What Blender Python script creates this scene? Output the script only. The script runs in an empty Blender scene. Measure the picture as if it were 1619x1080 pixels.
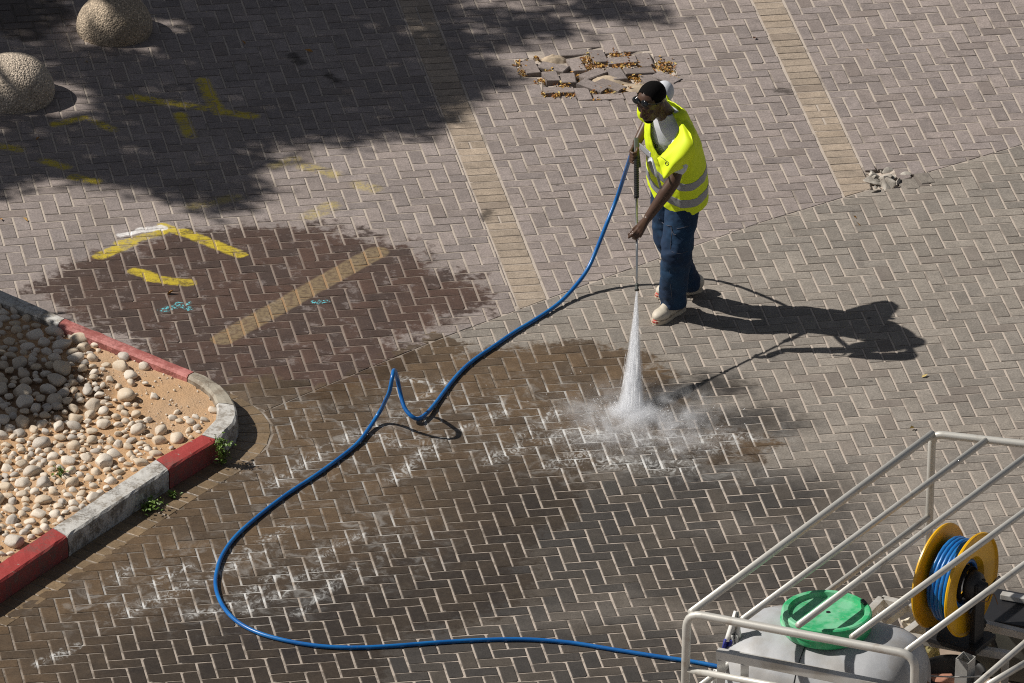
import bpy, bmesh, math, random
import numpy as np
from mathutils import Vector, Matrix, Quaternion, noise as mnoise

random.seed(7)
SC = bpy.context.scene
COL = SC.collection
R = math.radians

# ------------------------------------------------------------------ camera
IW, IH = 1619.0, 1080.0
FPX, PITCH, ROLL, CAMH, YAW = 15430.5, R(26.447), R(0.8003), 26.577, R(10.185)
CD = CAMH / math.tan(PITCH)
CAM = Vector((0, -CD, CAMH))
FWD = Vector((0, math.cos(PITCH), -math.sin(PITCH)))
_r = Vector((1, 0, 0)); _u = _r.cross(FWD)
RIGHT = math.cos(ROLL) * _r + math.sin(ROLL) * _u
UP = -math.sin(ROLL) * _r + math.cos(ROLL) * _u

cd = bpy.data.cameras.new('camera'); cam = bpy.data.objects.new('camera', cd); COL.objects.link(cam)
cam.matrix_world = Matrix(((RIGHT.x, UP.x, -FWD.x, CAM.x), (RIGHT.y, UP.y, -FWD.y, CAM.y),
                           (RIGHT.z, UP.z, -FWD.z, CAM.z), (0, 0, 0, 1)))
cd.sensor_width = 36.0; cd.lens = FPX / IW * 36.0; cd.clip_start = 1.0; cd.clip_end = 1000.0
SC.camera = cam

# ------------------------------------------------------------------ sky, sun, exposure
SUN_EL, SHADOW_AZ = R(44.0), R(-8.0)            # shadows run to the right and slightly towards the viewer
W = bpy.data.worlds.new('World'); SC.world = W; W.use_nodes = True
nt = W.node_tree; nt.nodes.clear()
out = nt.nodes.new('ShaderNodeOutputWorld'); bg = nt.nodes.new('ShaderNodeBackground'); sky = nt.nodes.new('ShaderNodeTexSky')
sky.sky_type = 'NISHITA'; sky.sun_disc = False; sky.sun_elevation = SUN_EL
SX, SY = -math.cos(SHADOW_AZ), -math.sin(SHADOW_AZ)
sky.sun_rotation = math.atan2(SX, SY) % (2 * math.pi)
bg.inputs['Strength'].default_value = 0.05
sky.air_density = 0.65; sky.dust_density = 0.6
hs = nt.nodes.new('ShaderNodeHueSaturation'); hs.inputs['Saturation'].default_value = 0.45      # a hazy, milky sky
nt.links.new(sky.outputs[0], hs.inputs['Color']); nt.links.new(hs.outputs[0], bg.inputs[0]); nt.links.new(bg.outputs[0], out.inputs[0])
sd = bpy.data.lights.new('sun', 'SUN'); sun = bpy.data.objects.new('sun', sd); COL.objects.link(sun)
sd.energy = 5.0; sd.angle = R(0.53); sd.color = (1.0, 0.952, 0.885)
SDIR = Vector((math.cos(SHADOW_AZ) * math.cos(SUN_EL), math.sin(SHADOW_AZ) * math.cos(SUN_EL), -math.sin(SUN_EL)))
sun.rotation_euler = SDIR.to_track_quat('-Z', 'Y').to_euler(); sun.location = (-10, 2, 12)
vs = SC.view_settings
vs.view_transform = 'Standard'; vs.look = 'None'; vs.exposure = -0.06; vs.gamma = 1.0; vs.use_curve_mapping = False
SC.cycles.use_denoising = False; SC.cycles.filter_width = 1.1
SC.cycles.max_bounces = 6; SC.cycles.volume_bounces = 5; SC.cycles.transparent_max_bounces = 24
SC.cycles.volume_step_rate = 1.0

# ------------------------------------------------------------------ helpers
def G(px, py, z=0.0):
    """the world point seen at pixel (px, py) of the photograph on the level z"""
    d = FWD + RIGHT * ((px - IW / 2) / FPX) - UP * ((py - IH / 2) / FPX)
    return CAM + d * ((z - CAM.z) / d.z)

def to_px(p):
    q = Vector(p) - CAM; zz = q.dot(FWD)
    return IW / 2 + FPX * q.dot(RIGHT) / zz, IH / 2 - FPX * q.dot(UP) / zz

def sunward(p, z):
    """the point at height z whose shadow falls on ground point p"""
    return Vector((p[0], p[1], 0)) - SDIR * (z / -SDIR.z) * 1.0 if False else Vector((p[0], p[1], 0)) + (-SDIR) * (z / -SDIR.z)

def tag(o, label=None, cat=None, group=None, kind=None):
    if label: o['label'] = label
    if cat: o['category'] = cat
    if group: o['group'] = group
    if kind: o['kind'] = kind
    return o

def empty(name, loc=(0, 0, 0), rz=0.0, parent=None):
    o = bpy.data.objects.new(name, None); COL.objects.link(o); o.location = loc; o.rotation_euler = (0, 0, rz)
    o.empty_display_size = 0.1
    if parent: o.parent = parent
    return o

def link(name, mesh, mat=None, parent=None, smooth=False):
    o = bpy.data.objects.new(name, mesh); COL.objects.link(o)
    if mat is not None and len(mesh.materials) == 0: mesh.materials.append(mat)
    if parent: o.parent = parent
    if smooth and len(mesh.polygons): mesh.polygons.foreach_set('use_smooth', [True] * len(mesh.polygons))
    return o

def from_bm(name, bm, mat=None, parent=None, smooth=False):
    me = bpy.data.meshes.new(name); bmesh.ops.recalc_face_normals(bm, faces=bm.faces) ; bm.to_mesh(me); bm.free()
    return link(name, me, mat, parent, smooth)

def from_py(name, verts, faces, mat=None, parent=None, smooth=False):
    me = bpy.data.meshes.new(name); me.from_pydata([tuple(v) for v in verts], [], faces); me.update()
    return link(name, me, mat, parent, smooth)

def spline(pts, n=8):
    """Catmull-Rom through pts (Vectors, any size)"""
    pts = [Vector(p) for p in pts]; res = []
    ext = [pts[0] * 2 - pts[1]] + pts + [pts[-1] * 2 - pts[-2]]
    for i in range(1, len(ext) - 2):
        p0, p1, p2, p3 = ext[i - 1:i + 3]
        for k in range(n):
            t = k / n
            res.append(0.5 * ((2 * p1) + (p2 - p0) * t + (2 * p0 - 5 * p1 + 4 * p2 - p3) * t * t + (3 * p1 - p0 - 3 * p2 + p3) * t ** 3))
    res.append(pts[-1].copy()); return res

def frames(path):
    """parallel-transport frames"""
    n = len(path); T = []
    for i in range(n):
        d = path[min(i + 1, n - 1)] - path[max(i - 1, 0)]
        T.append(d.normalized() if d.length > 1e-9 else Vector((0, 0, 1)))
    ref = Vector((0, 0, 1)) if abs(T[0].z) < 0.9 else Vector((1, 0, 0))
    N = (ref - T[0] * ref.dot(T[0])).normalized(); fr = []
    for i in range(n):
        if i:
            N = (N - T[i] * N.dot(T[i])).normalized()
        fr.append((T[i], N, T[i].cross(N)))
    return fr

def add_tube(bm, path, rad, seg=10, cap=True):
    path = [Vector(p) for p in path]
    rads = rad if isinstance(rad, (list, tuple)) else [rad] * len(path)
    rings = []
    for p, r, (T, N, B) in zip(path, rads, frames(path)):
        rings.append([bm.verts.new(p + (N * math.cos(2 * math.pi * k / seg) + B * math.sin(2 * math.pi * k / seg)) * r) for k in range(seg)])
    for a, b in zip(rings, rings[1:]):
        for k in range(seg):
            bm.faces.new((a[k], a[(k + 1) % seg], b[(k + 1) % seg], b[k]))
    if cap:
        bm.faces.new(rings[0][::-1]); bm.faces.new(rings[-1])
    return rings

def tube(name, path, rad, mat, parent=None, seg=10, smooth=True):
    bm = bmesh.new(); add_tube(bm, path, rad, seg); o = from_bm(name, bm, mat, parent, smooth); return o

def add_box(bm, M, sx, sy, sz, bev=0.0):
    r = bmesh.ops.create_cube(bm, size=1.0)
    for v in r['verts']: v.co = Vector((v.co.x * sx, v.co.y * sy, v.co.z * sz))
    if bev > 0:
        es = list({e for v in r['verts'] for e in v.link_edges})
        q = bmesh.ops.bevel(bm, geom=es, offset=bev, segments=2, affect='EDGES', profile=0.6)
        vv = {v for f in q['faces'] for v in f.verts} | {v for v in r['verts'] if v.is_valid}
        # all verts of this island
        st = list(vv); seen = set(st)
        while st:
            v = st.pop()
            for e in v.link_edges:
                o = e.other_vert(v)
                if o not in seen: seen.add(o); st.append(o)
        vv = seen
    else: vv = r['verts']
    for v in vv: v.co = M @ v.co

def bar(bm, a, b, w, h, up=Vector((0, 0, 1)), bev=0.003):
    """square-section bar from a to b"""
    a, b = Vector(a), Vector(b); x = (b - a).normalized()
    y = up.cross(x)
    y = y.normalized() if y.length > 1e-4 else Vector((0, 1, 0)); z = x.cross(y)
    c = (a + b) / 2
    M = Matrix(((x.x, y.x, z.x, c.x), (x.y, y.y, z.y, c.y), (x.z, y.z, z.z, c.z), (0, 0, 0, 1)))
    add_box(bm, M, (b - a).length, w, h, bev)

def add_ell(bm, c, rad, M3=None, seg=20, rings=12):
    r = bmesh.ops.create_uvsphere(bm, u_segments=seg, v_segments=rings, radius=1.0)
    for v in r['verts']:
        q = Vector((v.co.x * rad[0], v.co.y * rad[1], v.co.z * rad[2]))
        if M3 is not None: q = M3 @ q
        v.co = q + Vector(c)

def add_lathe(bm, prof, M=Matrix(), seg=32):
    """profile (r, z) turned about local z"""
    rings = []
    for r, z in prof:
        if r < 1e-6: rings.append([bm.verts.new(M @ Vector((0, 0, z)))])
        else: rings.append([bm.verts.new(M @ Vector((r * math.cos(2 * math.pi * k / seg), r * math.sin(2 * math.pi * k / seg), z))) for k in range(seg)])
    for a, b in zip(rings, rings[1:]):
        for k in range(seg):
            k2 = (k + 1) % seg
            f = [a[k % len(a)], a[k2 % len(a)], b[k2 % len(b)], b[k % len(b)]]
            f = list(dict.fromkeys(f))
            if len(f) > 2: bm.faces.new(f)

def evaluated(o):
    dg = bpy.context.evaluated_depsgraph_get(); me = bpy.data.meshes.new_from_object(o.evaluated_get(dg)); return me

def fuse(name, bm, voxel, smooth=4, fac=0.5):
    """union of overlapping closed shapes as one continuous skin -> mesh datablock"""
    bmesh.ops.recalc_face_normals(bm, faces=bm.faces)
    me = bpy.data.meshes.new(name); bm.to_mesh(me); bm.free()
    o = bpy.data.objects.new(name, me); COL.objects.link(o)
    m = o.modifiers.new('r', 'REMESH'); m.mode = 'VOXEL'; m.voxel_size = voxel; m.use_smooth_shade = True
    if smooth:
        s = o.modifiers.new('s', 'SMOOTH'); s.iterations = smooth; s.factor = fac
    res = evaluated(o); res.name = name
    bpy.data.objects.remove(o); bpy.data.meshes.remove(me)
    return res

# ------------------------------------------------------------------ node shorthand
class Nodes:
    def __init__(self, tree): self.t = tree; self.n = tree.nodes; self.l = tree.links
    def set(self, sock, v):
        if hasattr(v, 'is_linked') or isinstance(v, bpy.types.NodeSocket): self.l.new(v, sock)
        else: sock.default_value = v
    def add(self, typ, ins=None, **at):
        nd = self.n.new(typ)
        for k, v in at.items(): setattr(nd, k, v)
        for k, v in (ins or {}).items(): self.set(nd.inputs[k], v)
        return nd
    def math(self, op, a, b=0.0, c=None, clamp=False):
        nd = self.n.new('ShaderNodeMath'); nd.operation = op; nd.use_clamp = clamp
        self.set(nd.inputs[0], a); self.set(nd.inputs[1], b)
        if c is not None: self.set(nd.inputs[2], c)
        return nd.outputs[0]
    def vec(self, op, a, b=None, scale=None):
        nd = self.n.new('ShaderNodeVectorMath'); nd.operation = op
        self.set(nd.inputs[0], a)
        if b is not None: self.set(nd.inputs[1], b)
        if scale is not None: self.set(nd.inputs['Scale'], scale)
        return nd
    def mix(self, f, a, b, mode='MIX'):
        nd = self.n.new('ShaderNodeMix'); nd.data_type = 'RGBA'; nd.blend_type = mode
        self.set(nd.inputs[0], f)
        self.set(nd.inputs[6], (*a, 1) if isinstance(a, tuple) and len(a) == 3 else a)
        self.set(nd.inputs[7], (*b, 1) if isinstance(b, tuple) and len(b) == 3 else b)
        return nd.outputs[2]
    def noise(self, vec, scale, detail=2.0, rough=0.5, out='Fac', dist=0.0):
        nd = self.add('ShaderNodeTexNoise', {'Vector': vec, 'Scale': scale, 'Detail': detail, 'Roughness': rough, 'Distortion': dist})
        return nd.outputs['Fac' if out == 'Fac' else 'Color']
    def ramp(self, v, lo, hi, a=0.0, b=1.0):
        nd = self.n.new('ShaderNodeMapRange'); nd.clamp = True; nd.interpolation_type = 'SMOOTHSTEP'
        self.set(nd.inputs[0], v); self.set(nd.inputs[1], lo); self.set(nd.inputs[2], hi); self.set(nd.inputs[3], a); self.set(nd.inputs[4], b)
        return nd.outputs[0]

def new_mat(name):
    m = bpy.data.materials.new(name); m.use_nodes = True; m.node_tree.nodes.clear()
    N = Nodes(m.node_tree); o = N.add('ShaderNodeOutputMaterial'); return m, N, o

def principled(N, o, col, rough, metal=0.0, normal=None, **kw):
    p = N.add('ShaderNodeBsdfPrincipled')
    N.set(p.inputs['Base Color'], (*col, 1) if isinstance(col, tuple) and len(col) == 3 else col)
    N.set(p.inputs['Roughness'], rough); N.set(p.inputs['Metallic'], metal)
    if normal is not None: N.set(p.inputs['Normal'], normal)
    for k, v in kw.items(): N.set(p.inputs[k.replace('_', ' ')], v)
    N.l.new(p.outputs[0], o.inputs[0]); return p

def bump(N, h, strength=0.3, dist=0.002):
    return N.add('ShaderNodeBump', {'Height': h, 'Strength': strength, 'Distance': dist}).outputs[0]

def simple_mat(name, col, rough=0.5, metal=0.0, var=0.12, scale=30.0, bumpd=0.0, dirt=None, dirt_amt=0.0, **kw):
    """base colour with object-space mottling, optional dirt of its own colour"""
    m, N, o = new_mat(name)
    tc = N.add('ShaderNodeTexCoord').outputs['Object']
    n1 = N.noise(tc, scale, 4.0, 0.6); n2 = N.noise(tc, scale * 0.2, 3.0)
    f = N.math('ADD', N.math('MULTIPLY', N.math('SUBTRACT', n1, 0.5), var * 2), 1.0)
    c = N.vec('SCALE', (*col,), scale=f).outputs[0]
    if dirt: c = N.mix(N.math('MULTIPLY', N.ramp(N.math('ADD', n2, N.math('MULTIPLY', n1, 0.3)), 0.55, 0.8), dirt_amt), c, dirt)
    nm = bump(N, n1, 0.5, bumpd) if bumpd else None
    r = N.math('ADD', rough, N.math('MULTIPLY', N.math('SUBTRACT', n2, 0.5), 0.25), clamp=True)
    principled(N, o, c, r, metal, nm, **kw); return m

# ------------------------------------------------------------------ the marks on the paving (all in ground metres)
def seg_px(a, b, r): 
    A, B = G(*a), G(*b); return (A.x, A.y, B.x, B.y, r)

def capsules(N, P, segs, soft, mode='MAXIMUM'):
    """soft union of round-ended strokes around P"""
    acc = None; tok = getattr(N, 'token', None)
    for (ax, ay, bx, by, r) in segs:
        ba = Vector((bx - ax, by - ay, 0))
        if ba.length < 1e-5: ba = Vector((1e-4, 0, 0))
        Q = P
        if tok is not None:          # keeps the strokes in one chain, so that the shader needs little memory at a time
            mad = N.n.new('ShaderNodeVectorMath'); mad.operation = 'MULTIPLY_ADD'
            N.set(mad.inputs[0], tok); mad.inputs[1].default_value = (1e-9, 1e-9, 0); N.set(mad.inputs[2], P); Q = mad.outputs[0]
        pa = N.vec('SUBTRACT', Q, (ax, ay, 0)).outputs[0]
        h = N.math('ADD', N.vec('DOT_PRODUCT', pa, tuple(ba / ba.length_squared)).outputs['Value'], 0.0, clamp=True)
        q = N.vec('SCALE', tuple(ba), scale=h).outputs[0]
        d = N.vec('DISTANCE', pa, q).outputs['Value']
        s = soft if soft < r else r * 0.9
        m = N.ramp(d, r - s, r + s, 1.0, 0.0)
        acc = m if acc is None else N.math(mode, acc, m)
        tok = acc
    N.token = acc
    return acc

YELLOW = [
          seg_px((158, 405), (205, 385), .045), seg_px((190, 385), (258, 366), .04), seg_px((258, 357), (300, 372), .04), seg_px((290, 366), (378, 402), .048),
          seg_px((214, 429), (240, 436), .05), seg_px((240, 440), (296, 447), .05)]
YELLOW_SHADE = [seg_px((207, 153), (400, 184), .040), seg_px((320, 128), (346, 178), .045), seg_px((284, 182), (302, 214), .04),
          seg_px((88, 197), (135, 186), .035), seg_px((148, 192), (178, 205), .03), seg_px((0, 231), (28, 236), .04),
          seg_px((68, 254), (102, 264), .04), seg_px((118, 280), (150, 287), .04)]
YELLOW_FAINT = [seg_px((432, 262), (465, 252), .04), seg_px((480, 262), (530, 276), .045), seg_px((305, 326), (372, 312), .045), seg_px((488, 342), (524, 324), .05),
                seg_px((565, 292), (590, 298), .05), seg_px((505, 335), (520, 330), .05)]
OCHRE = [seg_px((352, 536), (596, 398), .075)]
WHITE = [seg_px((190, 372), (222, 365), .025), seg_px((222, 364), (256, 360), .035)]
CYAN = [seg_px((256, 490), (268, 484), .02), seg_px((284, 480), (297, 488), .028), seg_px((276, 485), (280, 486), .02), seg_px((500, 478), (514, 476), .025), seg_px((262, 492), (300, 478), .012)]
WETRED = [seg_px((230, 450), (560, 430), .55), seg_px((300, 400), (480, 400), .38), seg_px((130, 470), (230, 480), .25), seg_px((420, 520), (600, 470), .55), seg_px((580, 450), (700, 470), .30),
          seg_px((330, 560), (520, 570), .45), seg_px((180, 490), (330, 570), .20), seg_px((600, 400), (650, 420), .16)]
WETBR = [seg_px((450, 720), (900, 640), .75), seg_px((400, 660), (560, 640), .35), seg_px((700, 600), (940, 590), .40), seg_px((300, 830), (700, 780), .85), seg_px((120, 960), (600, 900), .85),
         seg_px((940, 650), (1060, 665), .27), seg_px((1050, 705), (1170, 700), .22), seg_px((0, 1000), (400, 1060), .8), seg_px((650, 560), (700, 545), .12), seg_px((420, 620), (380, 680), .25), seg_px((980, 590), (1030, 600), .12)]
WETGR = [seg_px((520, 1000), (980, 860), .75), seg_px((300, 1060), (1000, 1040), .7), seg_px((860, 800), (1080, 800), .55), seg_px((1040, 620), (1150, 605), .13), seg_px((1080, 660), (1210, 660), .20), seg_px((330, 1010), (520, 940), .35), seg_px((1050, 760), (1250, 800), .45), seg_px((1080, 900), (1200, 900), .7), seg_px((1200, 900), (1500, 1000), .62)]
FOAM = [seg_px((198, 972), (290, 930), .055), seg_px((285, 935), (372, 885), .04), seg_px((300, 972), (350, 962), .045), seg_px((365, 955), (450, 905), .045), seg_px((388, 968), (500, 905), .04),
        seg_px((470, 970), (560, 900), .03), seg_px((500, 885), (570, 845), .03), seg_px((180, 918), (200, 900), .04), seg_px((240, 925), (300, 895), .03), seg_px((430, 765), (560, 685), .045),
        seg_px((620, 760), (690, 700), .045), seg_px((690, 700), (720, 680), .04), seg_px((560, 690), (640, 655), .035), seg_px((598, 690), (632, 704), .05), seg_px((632, 598), (700, 604), .035),
        seg_px((770, 728), (880, 690), .06), seg_px((700, 690), (800, 650), .035), seg_px((830, 690), (880, 650), .05), seg_px((880, 735), (960, 700), .07), seg_px((905, 690), (1085, 700), .13),
        seg_px((960, 730), (1080, 738), .10), seg_px((1080, 690), (1188, 690), .05), seg_px((1100, 720), (1160, 700), .05), seg_px((640, 640), (700, 610), .03), seg_px((660, 690), (690, 720), .02),
        seg_px((395, 870), (460, 830), .03), seg_px((330, 915), (420, 870), .025), seg_px((60, 1050), (120, 1020), .03)]
FOAMSOFT = [seg_px((560, 690), (860, 660), .55), seg_px((880, 700), (1130, 710), .42), seg_px((330, 930), (560, 860), .5), seg_px((160, 960), (300, 930), .3), seg_px((440, 760), (640, 700), .4)]
CRACK = [seg_px((1092, 383), (1200, 353), .004), seg_px((1196, 352), (1318, 316), .005), seg_px((960, 436), (1000, 424), .004), seg_px((700, 533), (760, 512), .003)]
OIL = [seg_px((-40, 10), (40, 20), .30), seg_px((20, 45), (45, 55), .12), seg_px((460, 88), (475, 100), .03), seg_px((520, 118), (535, 130), .03), seg_px((770, 335), (768, 345), .035), seg_px((1228, 142), (1244, 143), .025)]

MARK_SETS = {'Yellow': (YELLOW, .012, .05), 'YellowShade': (YELLOW_SHADE, .02, .05), 'YellowFaint': (YELLOW_FAINT, .03, .05), 'Ochre': (OCHRE, .012, .02), 'White': (WHITE, .01, .05), 'Cyan': (CYAN, .008, .05),
             'WetRed': (WETRED, .24, .30), 'WetBrown': (WETBR, .26, .30), 'WetGrey': (WETGR, .50, .26), 'Foam': (FOAM, .045, .09), 'FoamSoft': (FOAMSOFT, .3, .26), 'Oil': (OIL, .04, .09), 'Crack': (CRACK, .006, .03)}
TILE = 0.75
def tile_of(p): return (math.floor(p[0] / TILE), math.floor(p[1] / TILE))
_keys = {}
def tile_key(t):
    """the strokes that can reach one tile of the ground"""
    if t in _keys: return _keys[t]
    c = Vector(((t[0] + .5) * TILE, (t[1] + .5) * TILE)); hd = TILE * .7072 + .11; key = []
    for nm, (segs, soft, wp) in MARK_SETS.items():
        hit = []
        for i, (ax, ay, bx, by, r) in enumerate(segs):
            a, ba = Vector((ax, ay)), Vector((bx - ax, by - ay))
            h = max(0, min(1, (c - a).dot(ba) / max(ba.length_squared, 1e-9))); d = (c - a - ba * h).length
            sf = min(soft, r * .9)
            if d < r - sf - wp - hd: hit = ['all']; break
            if d < r + sf + wp + hd: hit.append(i)
        if hit: key.append((nm, tuple(hit)))
    _keys[t] = tuple(key); return _keys[t]

def marks(N, key):
    """0..1 values of every kind of mark at the shading point; only the strokes in key are built"""
    kd = dict(key); g = {}
    P0 = N.vec('MULTIPLY', N.add('ShaderNodeNewGeometry').outputs['Position'], (1, 1, 0)).outputs[0]
    g['N1'] = N.noise(P0, 9.0, 4.0, 0.65); g['N2'] = N.noise(P0, 1.1, 3.0, 0.55)
    for nm in MARK_SETS: g[nm] = None
    if not kd: return g
    N.token = None; nz = {}
    def cn(nm, sc, de):
        if nm not in nz: nz[nm] = N.vec('SUBTRACT', N.noise(P0, sc, de, 0.62, 'Color'), (.5, .5, .5)).outputs[0]
        return nz[nm]
    wc = {}
    def warp(amb, amf, amh=0.0):
        if (amb, amf) in wc: return wc[(amb, amf)]
        v = N.vec('ADD', P0, N.vec('SCALE', cn('b', 2.3, 3.0), scale=amb).outputs[0]).outputs[0]
        v = N.vec('ADD', v, N.vec('SCALE', cn('f', 14.0, 4.0), scale=amf).outputs[0]).outputs[0]
        if amh: v = N.vec('ADD', v, N.vec('SCALE', cn('h', 60.0, 2.0), scale=amh).outputs[0]).outputs[0]
        wc[(amb, amf)] = N.vec('MULTIPLY', v, (1, 1, 0)).outputs[0]; return wc[(amb, amf)]
    ARGS = {'Yellow': (0.03, 0.045, 0.02), 'YellowShade': (0.03, 0.045, 0.02), 'YellowFaint': (0.03, 0.045, 0.02), 'White': (0.03, 0.045, 0.02), 'Cyan': (0.03, 0.045, 0.02), 'Ochre': (0.02, 0.01), 'WetRed': (0.48, 0.40),
            'WetBrown': (0.48, 0.40), 'WetGrey': (0.40, 0.30), 'FoamSoft': (0.40, 0.30), 'Foam': (0.06, 0.12, 0.05), 'Oil': (0.06, 0.12, 0.05), 'Crack': (0.0, 0.03, 0.02)}
    for nm, hit in kd.items():
        segs, soft, _ = MARK_SETS[nm]
        if hit[0] == 'all':
            v = N.n.new('ShaderNodeValue'); v.outputs[0].default_value = 1.0; g[nm] = v.outputs[0]; continue
        g[nm] = capsules(N, warp(*ARGS[nm]), [segs[i] for i in hit], soft)
        if nm == 'Foam': g[nm] = N.math('MULTIPLY', g[nm], N.ramp(N.noise(P0, 7.0, 3.0, 0.6), 0.36, 0.52))
    if any(g[k] is not None for k in ('Yellow', 'YellowShade', 'YellowFaint', 'White', 'Cyan')):
        n3 = N.noise(P0, 45.0, 3.0, 0.7)
        worn = N.ramp(N.math('ADD', N.math('MULTIPLY', g['N1'], 0.55), N.math('MULTIPLY', n3, 0.45)), 0.38, 0.56)
        if g['Yellow'] is not None: g['Yellow'] = N.math('MULTIPLY', g['Yellow'], N.math('ADD', N.math('MULTIPLY', worn, 0.66), 0.24))
        for q, amt in (('YellowFaint', .36), ('YellowShade', .95)):
            if g[q] is None: continue
            yf = N.math('MULTIPLY', g[q], N.math('MULTIPLY', worn, amt))
            g['Yellow'] = yf if g['Yellow'] is None else N.math('MAXIMUM', g['Yellow'], yf)
        if g['White'] is not None: g['White'] = N.math('MULTIPLY', g['White'], N.math('ADD', N.math('MULTIPLY', worn, 0.5), 0.5))
        if g['Cyan'] is not None: g['Cyan'] = N.math('MULTIPLY', g['Cyan'], N.ramp(n3, 0.50, 0.56))
    return g

def tone_value(N):
    a = N.add('ShaderNodeAttribute', attribute_name='tone', attribute_type='GEOMETRY').outputs['Fac']
    b = N.add('ShaderNodeAttribute', attribute_name='tone', attribute_type='OBJECT').outputs['Fac']
    return N.math('ADD', a, b)

FAMILY = {'upper': ((0.290, 0.243, 0.221), (0.245, 0.210, 0.197), (0.120, 0.082, 0.047), .26),
          'lower': ((0.272, 0.240, 0.204), (0.222, 0.199, 0.174), (0.104, 0.063, 0.029), .28),
          'ochre': ((0.375, 0.300, 0.228), (0.320, 0.262, 0.206), (0.19, 0.13, 0.07), .24),
          'border': ((0.29, 0.23, 0.165), (0.25, 0.20, 0.15), (0.215, 0.148, 0.082), .24)}
_mats = {}
def brick_mat(fam, key=()):
    """concrete paver: per-brick tone, speckle, scuffs; the marks of the ground run across it"""
    if (fam, key) in _mats: return _mats[(fam, key)]
    base, base2, wetbase, spread = FAMILY[fam]
    m, N, o = new_mat('paver ' + fam); _mats[(fam, key)] = m
    g = marks(N, key)
    pos = N.add('ShaderNodeNewGeometry').outputs['Position']
    t = tone_value(N)
    fine = N.noise(pos, 85.0, 5.0, 0.80); mid = N.noise(pos, 34.0, 3.0, 0.6)
    c = N.mix(N.ramp(N.math('ADD', N.math('MULTIPLY', t, 0.35), N.math('MULTIPLY', g['N2'], 0.65)), 0.2, 0.8), base, base2)
    tt = N.math('FRACT', N.math('MULTIPLY', t, 7.31))
    k = N.math('ADD', 1.0 - spread / 2, N.math('MULTIPLY', tt, spread))
    k = N.math('MULTIPLY', k, N.math('ADD', 0.02, N.math('MULTIPLY', fine, 1.96)))
    k = N.math('MULTIPLY', k, N.math('ADD', 0.78, N.math('MULTIPLY', mid, 0.44)))
    k = N.math('MULTIPLY', k, N.math('ADD', 0.60, N.math('MULTIPLY', g['N1'], 0.80)))
    c = N.vec('SCALE', c, scale=k).outputs[0]
    sc = N.ramp(N.noise(pos, 5.5, 5.0, 0.72, dist=0.6), 0.57, 0.74)
    c = N.mix(N.math('MULTIPLY', sc, 0.42), c, (0.085, 0.074, 0.068))
    gum = N.add('ShaderNodeTexVoronoi', {'Vector': N.vec('ADD', pos, N.vec('SCALE', N.noise(pos, 30.0, 2.0, .6, 'Color'), scale=.03).outputs[0]).outputs[0], 'Scale': 2.6})
    c = N.mix(N.math('MULTIPLY', N.ramp(gum.outputs['Distance'], 0.055, 0.030), N.ramp(N.add('ShaderNodeSeparateXYZ', {0: gum.outputs['Color']}).outputs[0], .45, .9)), c, (0.05, 0.043, 0.040))     # old chewing gum and drips
    odd = N.ramp(N.math('FRACT', N.math('MULTIPLY', t, 23.7)), .90, .93); c = N.mix(N.math('MULTIPLY', odd, .35), c, (0.17, 0.135, 0.115))      # a darker batch here and there
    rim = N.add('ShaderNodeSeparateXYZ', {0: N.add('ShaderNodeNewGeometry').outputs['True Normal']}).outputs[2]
    c = N.mix(N.ramp(rim, 0.97, 0.85, 0.0, 0.40), c, (0.085, 0.07, 0.058))      # joint shadow lines painted into the colour of the chamfered edges
    wet = None
    for q in ('WetRed', 'WetBrown'):
        if g[q] is not None: g[q] = N.ramp(N.math('ADD', g[q], N.math('ADD', N.math('MULTIPLY', N.math('SUBTRACT', tt, .5), .34), N.math('MULTIPLY', N.math('SUBTRACT', mid, .5), .5))), .30, .66)
    if any(g[q] is not None for q in ('WetRed', 'WetBrown', 'WetGrey')):
        sp = N.math('MULTIPLY', N.math('ADD', 0.2, N.math('MULTIPLY', fine, 1.6)), N.math('ADD', 0.42, N.math('MULTIPLY', g['N1'], 1.16)))
        if g['WetRed'] is not None:
            dry = N.math('MULTIPLY', N.ramp(N.noise(pos, 8.5, 4.0, 0.72), 0.54, 0.68), 0.55)
            wr = N.math('MULTIPLY', g['WetRed'], N.math('SUBTRACT', 1.0, dry))
            wc = N.vec('SCALE', N.mix(N.math('MULTIPLY', tt, 0.8), (0.080, 0.041, 0.026), (0.036, 0.022, 0.016)), scale=sp).outputs[0]
            c = N.mix(N.math('MULTIPLY', wr, 0.90), c, wc); wet = g['WetRed']
        if g['WetBrown'] is not None:
            wc = N.vec('SCALE', N.mix(N.ramp(g['N2'], .35, .65), N.mix(tt, wetbase, tuple(q * .52 for q in wetbase)), N.mix(tt, tuple(q * 1.25 for q in wetbase), tuple(q * .75 for q in wetbase))), scale=sp).outputs[0]
            c = N.mix(N.math('MULTIPLY', g['WetBrown'], 0.88), c, wc); wet = g['WetBrown'] if wet is None else N.math('MAXIMUM', wet, g['WetBrown'])
        if g['WetGrey'] is not None:
            wc = N.vec('SCALE', N.mix(N.ramp(tt, .1, .9), (0.021, 0.0185, 0.0172), (0.042, 0.032, 0.023)), scale=sp).outputs[0]
            c = N.mix(N.math('MULTIPLY', g['WetGrey'], 0.84), c, wc)
            wg = N.math('MULTIPLY', g['WetGrey'], 0.8); wet = wg if wet is None else N.math('MAXIMUM', wet, wg)
    if g['Oil'] is not None: c = N.mix(N.math('MULTIPLY', g['Oil'], 0.7), c, (0.026, 0.019, 0.014))
    if g['Ochre'] is not None: c = N.mix(N.math('MULTIPLY', g['Ochre'], N.math('ADD', 0.25, N.math('MULTIPLY', N.ramp(mid, 0.35, 0.6), 0.40))), c, (0.33, 0.25, 0.14))
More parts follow.
